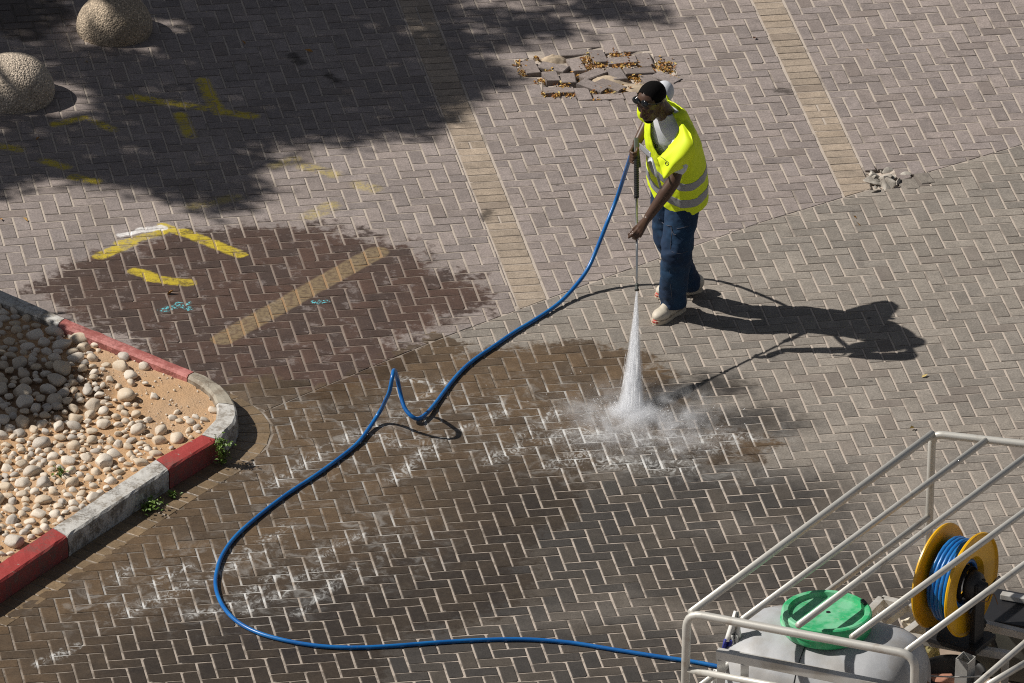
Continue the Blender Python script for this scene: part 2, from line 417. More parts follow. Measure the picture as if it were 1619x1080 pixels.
    if g['Yellow'] is not None: c = N.mix(g['Yellow'], c, N.mix(mid, (0.50, 0.37, 0.015), (0.68, 0.54, 0.05)))
    if g['White'] is not None: c = N.mix(g['White'], c, (0.78, 0.76, 0.74))
    if g['Cyan'] is not None: c = N.mix(g['Cyan'], c, (0.14, 0.55, 0.62))
    if g['Foam'] is not None or g['FoamSoft'] is not None:
        st = N.noise(N.vec('MULTIPLY', pos, (1.0, 0.6, 1)).outputs[0], 17.0, 4.0, 0.6, dist=2.6); fo = None
        if g['Foam'] is not None: fo = N.math('MULTIPLY', g['Foam'], N.math('MULTIPLY', N.ramp(st, 0.42, 0.68), 0.66))
        if g['FoamSoft'] is not None:
            fs = N.math('MULTIPLY', g['FoamSoft'], N.math('MULTIPLY', N.ramp(N.noise(pos, 7.0, 4.0, 0.7, dist=1.0), 0.48, 0.70), 0.24))
            fo = fs if fo is None else N.math('MAXIMUM', fo, fs)
        c = N.mix(fo, c, (0.62, 0.62, 0.60))
    rough = 0.88
    if wet is not None:
        ragged = N.ramp(N.math('ADD', mid, N.math('MULTIPLY', fine, 0.3)), 0.40, 0.80)
        rough = N.math('SUBTRACT', 0.88, N.math('MULTIPLY', wet, N.math('ADD', N.math('MULTIPLY', ragged, 0.30), .18)))
    nm = bump(N, N.math('ADD', fine, N.math('MULTIPLY', mid, 0.8)), 0.6, 0.0024)
    principled(N, o, c, rough, 0.0, nm, Specular_IOR_Level=0.42); return m

def sand_mat(key=(), far=False):
    if ('sand', key, far) in _mats: return _mats[('sand', key, far)]
    m, N, o = new_mat('joint sand'); _mats[('sand', key, far)] = m
    g = marks(N, key); pos = N.add('ShaderNodeNewGeometry').outputs['Position']
    fine = N.noise(pos, 300.0, 2.0, 0.6); mid = N.noise(pos, 16.0, 3.0, 0.6)
    if far:     # beyond the part of the square that is built brick by brick
        bt = N.add('ShaderNodeTexBrick', {'Vector': pos, 'Color1': (0.27, 0.23, 0.21, 1), 'Color2': (0.21, 0.185, 0.17, 1), 'Mortar': (0.45, 0.38, 0.32, 1), 'Scale': 5.0, 'Mortar Size': 0.02})
        c = N.vec('SCALE', bt.outputs['Color'], scale=N.math('ADD', 0.65, N.math('MULTIPLY', fine, 0.7))).outputs[0]
        principled(N, o, c, 0.9, 0.0, bump(N, fine, 0.6, 0.002)); return m
    c = N.mix(mid, (0.56, 0.485, 0.415), (0.41, 0.35, 0.292))
    c = N.vec('SCALE', c, scale=N.math('ADD', 0.60, N.math('MULTIPLY', fine, 0.8))).outputs[0]
    dk = N.ramp(N.noise(pos, 3.2, 4.0, 0.7), 0.50, 0.68)
    c = N.mix(N.math('MULTIPLY', dk, 0.62), c, (0.12, 0.10, 0.085))
    wet = None
    def w(v):
        nonlocal wet; wet = v if wet is None else N.math('MAXIMUM', wet, v)
    if g['WetRed'] is not None: c = N.mix(N.math('MULTIPLY', g['WetRed'], 0.72), c, (0.17, 0.12, 0.095)); w(g['WetRed'])
    if g['WetBrown'] is not None:
        gap = N.ramp(mid, 0.42, 0.6)
        wbf = N.math('MULTIPLY', g['WetBrown'], N.math('ADD', 0.55, N.math('MULTIPLY', gap, 0.4)))
        if g['WetGrey'] is not None: wbf = N.math('MULTIPLY', wbf, N.math('SUBTRACT', 1.0, N.math('MULTIPLY', g['WetGrey'], 0.65)))
        c = N.mix(wbf, c, (0.115, 0.088, 0.060)); w(g['WetBrown'])
    if g['WetGrey'] is not None: c = N.mix(N.math('MULTIPLY', g['WetGrey'], N.math('MULTIPLY', N.ramp(mid, 0.5, 0.62), 0.45)), c, (0.12, 0.10, 0.08)); w(g['WetGrey'])
    if g['Oil'] is not None: c = N.mix(N.math('MULTIPLY', g['Oil'], 0.85), c, (0.03, 0.022, 0.016))
    if g['Crack'] is not None: c = N.mix(N.math('MULTIPLY', g['Crack'], 0.9), c, (0.05, 0.042, 0.036))
    if g['Ochre'] is not None: c = N.mix(N.math('MULTIPLY', g['Ochre'], 0.7), c, (0.40, 0.24, 0.10))
    if g['Yellow'] is not None: c = N.mix(N.math('MULTIPLY', g['Yellow'], 0.5), c, (0.55, 0.39, 0.06))
    if g['White'] is not None: c = N.mix(N.math('MULTIPLY', g['White'], 0.9), c, (0.78, 0.76, 0.74))
    fo = None
    if g['FoamSoft'] is not None: fo = N.math('MULTIPLY', N.math('MULTIPLY', g['FoamSoft'], N.ramp(N.noise(pos, 4.0, 3.0, 0.6), 0.46, 0.6)), 0.5)
    if g['Foam'] is not None:
        f2 = N.math('MULTIPLY', g['Foam'], 0.9); fo = f2 if fo is None else N.math('MAXIMUM', fo, f2)
    if fo is not None: c = N.mix(fo, c, (0.72, 0.72, 0.70))
    nm = bump(N, fine, 0.6, 0.002)
    principled(N, o, c, 0.92 if wet is None else N.math('SUBTRACT', 0.92, N.math('MULTIPLY', wet, 0.35)), 0.0, nm); return m

# ------------------------------------------------------------------ ground sheet (the sand bed the bricks lie in)
E1 = Vector((math.cos(YAW), math.sin(YAW), 0)); E2 = Vector((math.sin(YAW), -math.cos(YAW), 0))
def uv(p): return (p.x * E1.x + p.y * E1.y, p.x * E2.x + p.y * E2.y)
def xy(u, v, z=0.0): return Vector((E1.x * u + E2.x * v, E1.y * u + E2.y * v, z))

def in_poly(x, y, poly):
    c = False; n = len(poly); j = n - 1
    for i in range(n):
        xi, yi = poly[i]; xj, yj = poly[j]
        if (yi > y) != (yj > y) and x < (xj - xi) * (y - yi) / (yj - yi) + xi: c = not c
        j = i
    return c
PATCH = [uv(G(*p)) for p in ((816, 96), (857, 89), (936, 86), (930, 76), (957, 76), (960, 84), (1002, 82), (1030, 84), (1037, 102), (1062, 102), (1076, 131), (1052, 142), (985, 158), (912, 158), (907, 150), (860, 152), (858, 128), (828, 121))]
HOLE = [uv(G(*p)) for p in ((1365, 262), (1412, 266), (1416, 276), (1448, 272), (1466, 271), (1440, 290), (1410, 300), (1380, 302))]

def build_ground():
    xs = np.concatenate(([-160, -60, -20], np.linspace(-7.5, 7.5, 61), [20, 60, 160]))
    ys = np.concatenate(([-160, -60, -20], np.linspace(-9, 9, 73), [20, 60, 160]))
    # finer lines over the two broken places
    pc, hc = G(945, 120), G(1415, 284)
    xs = np.unique(np.concatenate((xs, np.linspace(pc.x - .6, pc.x + .6, 41), np.linspace(hc.x - .35, hc.x + .35, 25))))
    ys = np.unique(np.concatenate((ys, np.linspace(pc.y - .45, pc.y + .45, 31), np.linspace(hc.y - .3, hc.y + .3, 21))))
    V = []; F = []
    for y in ys:
        for x in xs:
            u, v = uv(Vector((x, y, 0))); z = -0.0034
            if in_poly(u, v, PATCH): z = -0.022 + 0.010 * mnoise.noise(Vector((x * 9, y * 9, 1)))
            elif in_poly(u, v, HOLE): z = -0.018 + 0.012 * mnoise.noise(Vector((x * 12, y * 12, 5)))
            V.append((x, y, z))
    nx = len(xs)
    for j in range(len(ys) - 1):
        for i in range(nx - 1):
            F.append((j * nx + i, j * nx + i + 1, (j + 1) * nx + i + 1, (j + 1) * nx + i))
    me = bpy.data.meshes.new('ground'); me.from_pydata(V, [], F); idx = {}; ids = []
    for f in F:
        c = (Vector(V[f[0]]) + Vector(V[f[2]])) / 2
        m = sand_mat(tile_key(tile_of(c))) if abs(c.x) < 6.6 and abs(c.y) < 8.4 else sand_mat((), True)
        if m not in idx: idx[m] = len(idx); me.materials.append(m)
        ids.append(idx[m])
    me.polygons.foreach_set('material_index', ids)
    o = link('ground', me); o['kind'] = 'structure'; return o
build_ground()

# ------------------------------------------------------------------ kerb outline (top edges, z = 0.13)
KZ = 0.13
K_OUT = [G(x, y, KZ) for x, y in ((-260, 346), (-120, 406), (0, 457), (105, 502), (310, 587), (333, 597), (352, 610), (366, 625), (374, 641), (376, 656), (371, 669), (345, 695), (267, 742), (107, 848), (-60, 962), (-300, 1126))]
K_IN = [G(x, y, KZ) for x, y in ((-260, 368), (-120, 425), (0, 474), (92, 512), (296, 594), (314, 604), (328, 614), (337, 625), (342, 636), (343, 648), (341, 660), (316, 687), (245, 725), (81, 834), (-86, 946), (-326, 1108))]
def flat(p): return Vector((p.x, p.y, 0))
K_OUT2 = [flat(p) for p in K_OUT]
def offset_line(pts, d):
    """polyline pushed to its outer side by d (d may vary per point)"""
    res = []
    for i, p in enumerate(pts):
        t = (pts[min(i + 1, len(pts) - 1)] - pts[max(i - 1, 0)]).normalized()
        n = Vector((-t.y, t.x, 0))
        if n.dot(p - Vector((G(150, 700).x, G(150, 700).y, 0))) < 0: n = -n
        res.append(p + n * (d[i] if isinstance(d, list) else d))
    return res
BORD = [.105] * 5 + [.13, .16, .19, .205, .205, .205, .205, .205, .205, .205, .205]
K_BORD = offset_line(K_OUT2, BORD)
ISLAND = [uv(p) for p in K_BORD]                      # convex; bricks are cut against it
def ccw(poly):
    a = sum(poly[i][0] * poly[(i + 1) % len(poly)][1] - poly[(i + 1) % len(poly)][0] * poly[i][1] for i in range(len(poly)))
    return poly if a > 0 else poly[::-1]
ISLAND = ccw(ISLAND)

# ------------------------------------------------------------------ brick fields
def clip_half(poly, a, b, keep_left=True):
    """cut polygon by line a->b"""
    res = []; s = 1 if keep_left else -1
    def side(p): return s * ((b[0] - a[0]) * (p[1] - a[1]) - (b[1] - a[1]) * (p[0] - a[0]))
    for i in range(len(poly)):
        p, q = poly[i], poly[(i + 1) % len(poly)]; sp, sq = side(p), side(q)
        if sp >= 0: res.append(p)
        if (sp > 0 and sq < 0) or (sp < 0 and sq > 0):
            t = sp / (sp - sq); res.append((p[0] + (q[0] - p[0]) * t, p[1] + (q[1] - p[1]) * t))
    return res
def area(poly): return abs(sum(poly[i][0] * poly[(i + 1) % len(poly)][1] - poly[(i + 1) % len(poly)][0] * poly[i][1] for i in range(len(poly)))) / 2
def minus_convex(poly, K):
    inside = poly
    for i in range(len(K)):
        inside = clip_half(inside, K[i], K[(i + 1) % len(K)], True)
        if len(inside) < 3: break
    if len(inside) < 3 or area(inside) < 1e-6: return [poly]
    best = max((clip_half(poly, K[i], K[(i + 1) % len(K)], False) for i in range(len(K))), key=lambda q: area(q) if len(q) > 2 else 0)
    return [best] if len(best) > 2 and area(best) > 8e-4 else []

SEAM = [uv(G(x, y)) for x, y in ((-200, 905), (440, 641), (662, 548), (952, 441), (1199, 353), (1380, 298), (1619, 228), (2300, 34))]
LOWER = ccw(SEAM + [(9, 9.5), (-9, 9.5)]) if False else None
UB1 = uv(G(797.5, 300))[0] - 0.203; UB2 = uv(G(1311, 154))[0] - 0.203   # right edges of the two ochre bands minus their width
U_MIN, U_MAX, V_MIN, V_MAX = -7.2, 7.2, -8.6, 8.6
BIG = 40.0

def field_clip(poly, f):
    ps = [poly]
    lines = [(SEAM[i], SEAM[i + 1]) for i in range(len(SEAM) - 1)]
    if f == 'D':
        for a, b in lines: ps = [q for q in (clip_half(p, a, b, True) for p in ps) if len(q) > 2]
    else:
        if f == 'A': ps = [clip_half(p, (UB1, 0), (UB1, 1), True) for p in ps]
        if f == 'B': ps = [clip_half(clip_half(p, (UB1 + .206, 0), (UB1 + .206, 1), False), (UB2, 0), (UB2, 1), True) for p in ps]
        if f == 'C': ps = [clip_half(p, (UB2 + .206, 0), (UB2 + .206, 1), False) for p in ps]
        ps = [p for p in ps if len(p) > 2 and area(p) > 1e-5]
        # outside the (convex) lower field
        res = []
        for p in ps:
            inside = p
            for a, b in lines:
                inside = clip_half(inside, a, b, True)
                if len(inside) < 3: break
            if len(inside) < 3 or area(inside) < 1e-6: res.append(p); continue
            best = max((clip_half(p, a, b, False) for a, b in lines), key=lambda q: area(q) if len(q) > 2 else 0)
            if len(best) > 2 and area(best) > 8e-4: res.append(best)
        ps = res
    if f in 'AD':
        ps = [r for p in ps for r in minus_convex(p, ISLAND)]
    res = []
    for p in ps:
        if len(p) < 3 or area(p) < 0.0004: continue
        cx = sum(q[0] for q in p) / len(p); cy = sum(q[1] for q in p) / len(p)
        if in_poly(cx, cy, PATCH) or in_poly(cx, cy, HOLE): continue
        res.append(p)
    return res

def clean(poly, eps=0.004):
    res = []
    for p in poly:
        if not res or math.hypot(p[0] - res[-1][0], p[1] - res[-1][1]) > eps: res.append(p)
    while len(res) > 2 and math.hypot(res[0][0] - res[-1][0], res[0][1] - res[-1][1]) <= eps: res.pop()
    return res

def prism(poly, ch=0.0042, depth=0.02, rnd=None):
    """paver from a ccw outline in its own plane: worn top edge, sides down into the sand"""
    n = len(poly); cx = sum(p[0] for p in poly) / n; cy = sum(p[1] for p in poly) / n
    V = []; r = rnd or random
    ins = []
    for i in range(n):
        p0, p1, p2 = poly[i - 1], poly[i], poly[(i + 1) % n]
        d1 = Vector((p1[0] - p0[0], p1[1] - p0[1])); d2 = Vector((p2[0] - p1[0], p2[1] - p1[1]))
        d1 = d1.normalized() if d1.length else Vector((1, 0)); d2 = d2.normalized() if d2.length else Vector((1, 0))
        nn = Vector((-d1.y - d2.y, d1.x + d2.x)); l = nn.length
        nn = nn / l * min(ch * 1.9, ch * 2 / l) if l > 1e-6 else Vector((0, 0))
        ins.append((p1[0] + nn.x, p1[1] + nn.y))
    for p in ins: V.append((p[0], p[1], 0.0 + r.uniform(-.0006, .0006)))
    for p in poly: V.append((p[0], p[1], -ch * 0.8))
    for p in poly: V.append((p[0], p[1], -depth))
    F = [tuple(range(n))]
    for k in (0, 1):
        for i in range(n):
            j = (i + 1) % n; F.append((k * n + i, (k + 1) * n + i, (k + 1) * n + j, k * n + j))
    return V, F

JU, JV = 0.0058, 0.0036   # half a joint: wide across the rows, tight along them
def shrink(poly, d=None):
    """move every side of a convex ccw outline inwards by d"""
    q = poly
    n = len(poly)
    for i in range(n):
        a, b = poly[i], poly[(i + 1) % n]; dx, dy = b[0] - a[0], b[1] - a[1]; l = math.hypot(dx, dy)
        if l < 1e-6: continue
        k = JU if abs(dy) > abs(dx) else JV
        nx, ny = -dy / l * k, dx / l * k
        q = clip_half(q, (a[0] + nx, a[1] + ny), (b[0] + nx, b[1] + ny), True)
        if len(q) < 3: return []
    return clean(q)

rb = random.Random(3)
FULL = {0: [], 1: []}
for ang in (0, 1):
    jl, jw = (JU, JV) if ang == 0 else (JV, JU)
    for k in range(8):
        V, F = prism([(-.1 + jl, -.05 + jw), (.1 - jl, -.05 + jw), (.1 - jl, .05 - jw), (-.1 + jl, .05 - jw)], 0.0035 + 0.0012 * rb.random(), rnd=rb)
        if k in (2, 5):          # a chipped corner
            q = .010 + .008 * rb.random()
            V, F = prism([(-.1 + jl, -.05 + jw), (.1 - jl, -.05 + jw), (.1 - jl, .05 - jw - q * .8), (.1 - jl - q * .6, .05 - jw - q * .5), (.1 - jl - q * 1.3, .05 - jw), (-.1 + jl, .05 - jw)], 0.004, rnd=rb)
        V = [(x + rb.uniform(-.0013, .0013), y + rb.uniform(-.0013, .0013), z) for x, y, z in V]
        me = bpy.data.meshes.new('brick'); me.from_pydata(V, [], F); FULL[ang].append(me)

_full = {}
def full_mesh(mat, ang):
    """one of eight whole bricks in this material; alike bricks share their mesh"""
    if (mat, ang) not in _full:
        _full[(mat, ang)] = []
        for me in FULL[ang]:
            c = me.copy(); c.materials.clear(); c.materials.append(mat); _full[(mat, ang)].append(c)
    return rb.choice(_full[(mat, ang)])

def lay(root, fam, items, limit=300):
    """items: (outline in uv, is_full, centre, angle) ; the largest in the photo become single bricks"""
    vis, rest = [], []
    for it in items:
        px, py = to_px(xy(*it[2])); 
        if -8 < px < IW + 8 and -8 < py < IH + 8: vis.append((py, it))
        else: rest.append(it)
    # whole bricks first among the nearest
    vis.sort(key=lambda q: -(q[0] + (0 if q[1][1] else -25)))
    single = [q[1] for q in vis[:limit]]; rest += [q[1] for q in vis[limit:]]
    for poly, full, c, ang in single:
        tone = rb.random(); zj = rb.uniform(-.0009, .0014)
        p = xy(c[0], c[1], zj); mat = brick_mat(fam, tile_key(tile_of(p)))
        if full:
            o = bpy.data.objects.new('brick', full_mesh(mat, ang)); COL.objects.link(o)
            base = math.atan2(E1.y, E1.x) + (0 if ang == 0 else math.pi / 2)
            o.rotation_euler = (rb.uniform(-.014, .014), rb.uniform(-.007, .007), base + rb.uniform(-.009, .009) + (math.pi if rb.random() < .5 else 0))
        else:
            pl = shrink(ccw(poly))
            if len(pl) < 3 or area(pl) < 0.0003: continue
            w = [xy(*q) - xy(*c) for q in pl]; w = ccw([(q.x, q.y) for q in w])
            V, F = prism(w); me = bpy.data.meshes.new('brick'); me.from_pydata(V, [], F); me.materials.append(mat)
            o = bpy.data.objects.new('brick', me); COL.objects.link(o)
        o.location = p; o['tone'] = tone; o.parent = root
    if rest:
        VV, FF, tones, mids, midx = [], [], [], [], {}
        for poly, full, c, ang in rest:
            pl = shrink(ccw(poly))
            if len(pl) < 3 or area(pl) < 0.0003: continue
            w = [xy(*q) - xy(*c) for q in pl]; w = ccw([(q.x, q.y) for q in w])
            V, F = prism(w, 0.0035 + 0.0012 * rb.random(), rnd=rb)
            zj = rb.uniform(-.0009, .0014); tx, ty, tz = rb.uniform(-.008, .008), rb.uniform(-.008, .008), rb.uniform(-.009, .009)
            p = xy(*c); b0 = len(VV); tone = rb.random()
            for (x, y, z) in V: VV.append((p.x + x - y * tz, p.y + y + x * tz, z + zj + x * tx + y * ty))
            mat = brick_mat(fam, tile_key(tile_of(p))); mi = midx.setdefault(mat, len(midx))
            FF += [tuple(i + b0 for i in f) for f in F]; tones += [tone] * len(F); mids += [mi] * len(F)
        o = from_py('brick_mass', VV, FF, None, root); o['kind'] = 'stuff'
        for mat in midx: o.data.materials.append(mat)
        o.data.polygons.foreach_set('material_index', mids)
        at = o.data.attributes.new('tone', 'FLOAT', 'FACE'); at.data.foreach_set('value', tones)

def herringbone(f, ref, mat, name):
    u0, v0 = uv(G(*ref)); items = []
    rng = range(-95, 96)
    for i in rng:
        for k in range(-26, 27):
            # lattice: (1,-1) and (4,0); H brick ends at its upper right corner = top left of V brick
            bu = u0 + 0.1 * (i + 4 * k); bv = v0 - 0.1 * i
            for (a, b, c, d, ang) in ((bu - .2, bv, bu, bv + .1, 0), (bu, bv, bu + .1, bv + .2, 1)):
                if c < U_MIN or a > U_MAX or d < V_MIN or b > V_MAX: continue
                poly = [(a, b), (c, b), (c, d), (a, d)]; A0 = .02
                for p in field_clip(poly, f):
                    full = area(p) > A0 * 0.999
                    cc = ((a + c) / 2, (b + d) / 2) if full else (sum(q[0] for q in p) / len(p), sum(q[1] for q in p) / len(p))
                    items.append((p, full, cc, ang))
    root = empty(name); root['kind'] = 'structure'
    lay(root, mat, items); return root

# orientation check of the seam: the viewer's side is on the left of a->b when walking left to right in (u, v down) coordinates
def _left(p, a, b): return (b[0] - a[0]) * (p[1] - a[1]) - (b[1] - a[1]) * (p[0] - a[0]) > 0
assert _left(uv(G(800, 900)), SEAM[1], SEAM[2])
herringbone('A', (448.7, 51), 'upper', 'pavement')
herringbone('B', (843.8, 228.7), 'upper', 'pavement')
herringbone('C', (1462.6, 20.8), 'upper', 'pavement')
herringbone('D', (815.3, 907.8), 'lower', 'pavement')

def band(ub, vref):
    root = empty('pavement_band'); root['kind'] = 'structure'; items = []
    v = vref - 0.1 * 80
    while v < V_MAX:
        poly = [(ub, v), (ub + .203, v), (ub + .203, v + .1), (ub, v + .1)]
        if rb.random() < .12:
            m_ = ub + .1; parts = [[(ub, v), (m_, v), (m_, v + .1), (ub, v + .1)], [(m_, v), (ub + .203, v), (ub + .203, v + .1), (m_, v + .1)]]
        else: parts = [poly]
        for pp in parts:
            for p in field_clip(pp, 'Z'):
                full = area(p) > .0202
                items.append((p, full, (sum(q[0] for q in p) / len(p), sum(q[1] for q in p) / len(p)), 0))
        v += .1
    lay(root, 'ochre', items)
band(UB1, uv(G(740, 300))[1]); band(UB2, uv(G(1260, 104))[1])

def kerb_border():
    root = empty('kerb_border'); root['kind'] = 'structure'
    # resample outline and its offset together
    L = [0.0]
    for a, b in zip(K_OUT2, K_OUT2[1:]): L.append(L[-1] + (b - a).length)
    def at(s, line):
        for i in range(len(L) - 1):
            if s <= L[i + 1] or i == len(L) - 2:
                t = (s - L[i]) / (L[i + 1] - L[i]); return line[i].lerp(line[i + 1], t)
    items = []; s = 0.0; corner = L[4]
    while s < L[-1] - .2:
        ln = 0.2 if s < corner - .1 else 0.104
        q = [at(s, K_OUT2), at(s + ln, K_OUT2), at(s + ln, K_BORD), at(s, K_BORD)]
        p = ccw([uv(v) for v in q]); s += ln
        items.append((p, False, (sum(a[0] for a in p) / 4, sum(a[1] for a in p) / 4), 0))
    lay(root, 'border', items)
kerb_border()

# ------------------------------------------------------------------ kerb
def paint_mat(name, col, under, worn_lo, worn_hi, stain=(0.10, 0.085, 0.07)):
    """brush paint on concrete, flaked where the noise says so, dirty at the edges"""
    m, N, o = new_mat(name)
    pos = N.add('ShaderNodeNewGeometry').outputs['Position']
    n1 = N.noise(pos, 11.0, 5.0, 0.68); n2 = N.noise(pos, 70.0, 3.0, 0.65); n3 = N.noise(pos, 4.0, 4.0, 0.6); n4 = N.noise(pos, 240.0, 2.0)
    flake = N.ramp(N.math('ADD', N.math('MULTIPLY', n1, 0.7), N.math('MULTIPLY', n2, 0.3)), worn_lo, worn_hi)
    c = N.vec('SCALE', col, scale=N.math('ADD', 0.72, N.math('MULTIPLY', n2, 0.56))).outputs[0]
    cu = N.vec('SCALE', under, scale=N.math('ADD', 0.5, n2)).outputs[0]
    c = N.mix(flake, c, cu)
    c = N.mix(N.math('MULTIPLY', N.ramp(N.math('ADD', N.math('MULTIPLY', n3, 0.6), N.math('MULTIPLY', n2, 0.4)), 0.50, 0.66), 0.6), c, stain)
    nz = N.add('ShaderNodeSeparateXYZ', {0: N.add('ShaderNodeNewGeometry').outputs['True Normal']}).outputs[2]
    spl = N.math('MULTIPLY', N.ramp(nz, 0.6, 0.2), N.ramp(N.math('ADD', N.math('MULTIPLY', n1, 0.6), N.math('MULTIPLY', n2, 0.4)), 0.36, 0.60))
    c = N.mix(N.math('MULTIPLY', spl, 0.62), c, stain)       # street dirt splashed on the upright face
    h = N.math('ADD', N.math('MULTIPLY', flake, -0.5), N.math('ADD', n2, N.math('MULTIPLY', n4, 0.5)))
    principled(N, o, c, 0.72, 0.0, bump(N, h, 0.6, 0.003)); return m
M_RED = paint_mat('red kerb paint', (0.36, 0.045, 0.040), (0.30, 0.26, 0.22), 0.60, 0.66)
M_REDPALE = paint_mat('sun-bleached red kerb paint', (0.52, 0.20, 0.18), (0.34, 0.10, 0.085), 0.42, 0.56, (0.16, 0.06, 0.05))
M_WHITE = paint_mat('white kerb paint', (0.58, 0.565, 0.53), (0.30, 0.27, 0.23), 0.46, 0.60)
M_BARE = paint_mat('bare kerb concrete', (0.36, 0.325, 0.26), (0.24, 0.20, 0.15), 0.46, 0.60, (0.09, 0.06, 0.04))

def kerb_stone(stations, mat, root, gap=.004):
    """stations: (outer, inner) points at the kerb's top, a block between the first and the last"""
    st = [(o_.copy(), i_.copy()) for o_, i_ in stations]
    for a, b in ((0, 1), (-1, -2)):
        d = (st[b][0] - st[a][0]).normalized() * gap
        st[a] = (st[a][0] + d, st[a][1] + d)
    # finer stations so that the arris can be uneven
    fine = []
    for (o1, i1), (o2, i2) in zip(st, st[1:]):
        n = max(1, int((o2 - o1).length / 0.05))
        for k in range(n): fine.append((o1.lerp(o2, k / n), i1.lerp(i2, k / n)))
    fine.append(st[-1]); V = []; F = []
    for k, (o_, i_) in enumerate(fine):
        n = (o_ - i_).normalized(); j = Vector((0, 0, 1))
        q = lambda s: mnoise.noise(Vector((o_.x * 14 + s * 7, o_.y * 14, s * 3.1))) * (0.010 if mat is M_BARE else 0.0045)
        sec = [flat(i_) + j * -.05, i_ + j * (-.016 + q(1)), i_ + n * .014 + j * q(2), (o_ + i_) / 2 + j * (.002 + q(5) * .6), o_ - n * .018 + j * (q(3)), o_ + n * (-.004 + q(6)) + j * (-.010 + q(4) * 1.5),
               o_ + n * (.002 + q(7)) + j * (-.03), o_ + n * (.005 + q(8)) - j * (KZ * .6), flat(o_) + n * .006 - j * .05]
        V += sec
    m = 9
    for k in range(len(fine) - 1):
        for i in range(m - 1): F.append((k * m + i, k * m + i + 1, (k + 1) * m + i + 1, (k + 1) * m + i))
        F.append((k * m + m - 1, k * m, (k + 1) * m, (k + 1) * m + m - 1))
    F.append(tuple(range(m))[::-1]); F.append(tuple((len(fine) - 1) * m + i for i in range(m)))
    o = from_py('kerb_stone', V, F, mat, root, smooth=False)
    bm = bmesh.new(); bm.from_mesh(o.data); bmesh.ops.recalc_face_normals(bm, faces=bm.faces); bm.to_mesh(o.data); bm.free()
    return o
kroot = empty('kerb'); kroot['kind'] = 'structure'
KP = list(zip(K_OUT, K_IN))
def kmid(i, t): return (K_OUT[i].lerp(K_OUT[i + 1], t), K_IN[i].lerp(K_IN[i + 1], t))
ks = [([KP[0], KP[1]], M_RED, None), ([KP[1], KP[2], KP[3]], M_WHITE, 'white kerb stone at the back edge'), ([KP[3], KP[4]], M_REDPALE, 'sun-bleached pink kerb stone'),
      ([KP[4], KP[5], KP[6], KP[7], KP[8]], M_BARE, 'bare curved kerb stone with its paint worn off'), ([KP[8], KP[9], KP[10], KP[11]], M_WHITE, 'short white kerb stone at the rounded corner'),
      ([KP[11], KP[12]], M_RED, 'red kerb stone with a grey chip'), ([KP[12], KP[13]], M_WHITE, 'long white kerb stone with dirty front'), ([KP[13], KP[14]], M_RED, 'red kerb stone'),
      ([KP[14], KP[15]], M_WHITE, None)]
for st, m, lb in ks:
    k = kerb_stone(st, m, kroot)
    if lb: k['label'] = lb

# ------------------------------------------------------------------ planting bed
def bed_mat():
    m, N, o = new_mat('sandy soil')
    pos = N.add('ShaderNodeNewGeometry').outputs['Position']
    n1 = N.noise(pos, 9.0, 5.0, 0.65); n2 = N.noise(pos, 90.0, 4.0, 0.7); n3 = N.noise(pos, 2.0, 3.0)
    c = N.mix(n1, (0.60, 0.375, 0.20), (0.44, 0.27, 0.14))
    c = N.mix(N.ramp(n3, 0.42, 0.62), c, (0.52, 0.345, 0.205))
    c = N.vec('SCALE', c, scale=N.math('ADD', 0.55, N.math('MULTIPLY', n2, 0.9))).outputs[0]
    wp = N.vec('ADD', pos, N.vec('SCALE', N.vec('SUBTRACT', N.noise(pos, 6.0, 3.0, .6, 'Color'), (.5, .5, .5)).outputs[0], scale=.3).outputs[0]).outputs[0]
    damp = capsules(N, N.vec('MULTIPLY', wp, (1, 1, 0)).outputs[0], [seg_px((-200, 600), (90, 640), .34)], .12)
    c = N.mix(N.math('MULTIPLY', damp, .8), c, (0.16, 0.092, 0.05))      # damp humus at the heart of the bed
    v = N.add('ShaderNodeTexVoronoi', {'Vector': pos, 'Scale': 120.0})
    grit = N.ramp(v.outputs['Distance'], 0.22, 0.12)
    c = N.mix(N.math('MULTIPLY', grit, N.math('MULTIPLY', N.ramp(n1, .5, .6), 0.6)), c, (0.60, 0.52, 0.42))
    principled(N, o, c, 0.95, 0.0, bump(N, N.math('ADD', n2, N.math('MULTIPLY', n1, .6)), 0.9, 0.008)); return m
K_INF = [flat(p) for p in K_IN]
BEDP = [(p.x, p.y) for p in K_INF]
def bed_z(x, y):
    n = mnoise.noise(Vector((x * 2.2, y * 2.2, 0))) * .018 + mnoise.noise(Vector((x * 9, y * 9, 3))) * .006
    return 0.082 + n
def build_bed():
    xs = np.arange(min(p[0] for p in BEDP), max(p[0] for p in BEDP) + .03, .03); ys = np.arange(min(p[1] for p in BEDP), max(p[1] for p in BEDP) + .03, .03)
    # slightly larger than the inner outline so that it runs into the kerb
    big = [(p.x, p.y) for p in offset_line(K_INF, .03)]
    ids = {}; V = []; F = []
    for j, y in enumerate(ys):
        for i, x in enumerate(xs):
            if in_poly(x, y, big): ids[(i, j)] = len(V); V.append((x, y, bed_z(x, y) + mnoise.noise(Vector((x * 31, y * 31, 8))) * .004))
    for (i, j) in list(ids):
        q = [(i, j), (i + 1, j), (i + 1, j + 1), (i, j + 1)]
        if all(t in ids for t in q): F.append(tuple(ids[t] for t in q))
    o = from_py('planting_bed', V, F, bed_mat(), smooth=True); o['kind'] = 'structure'
build_bed()

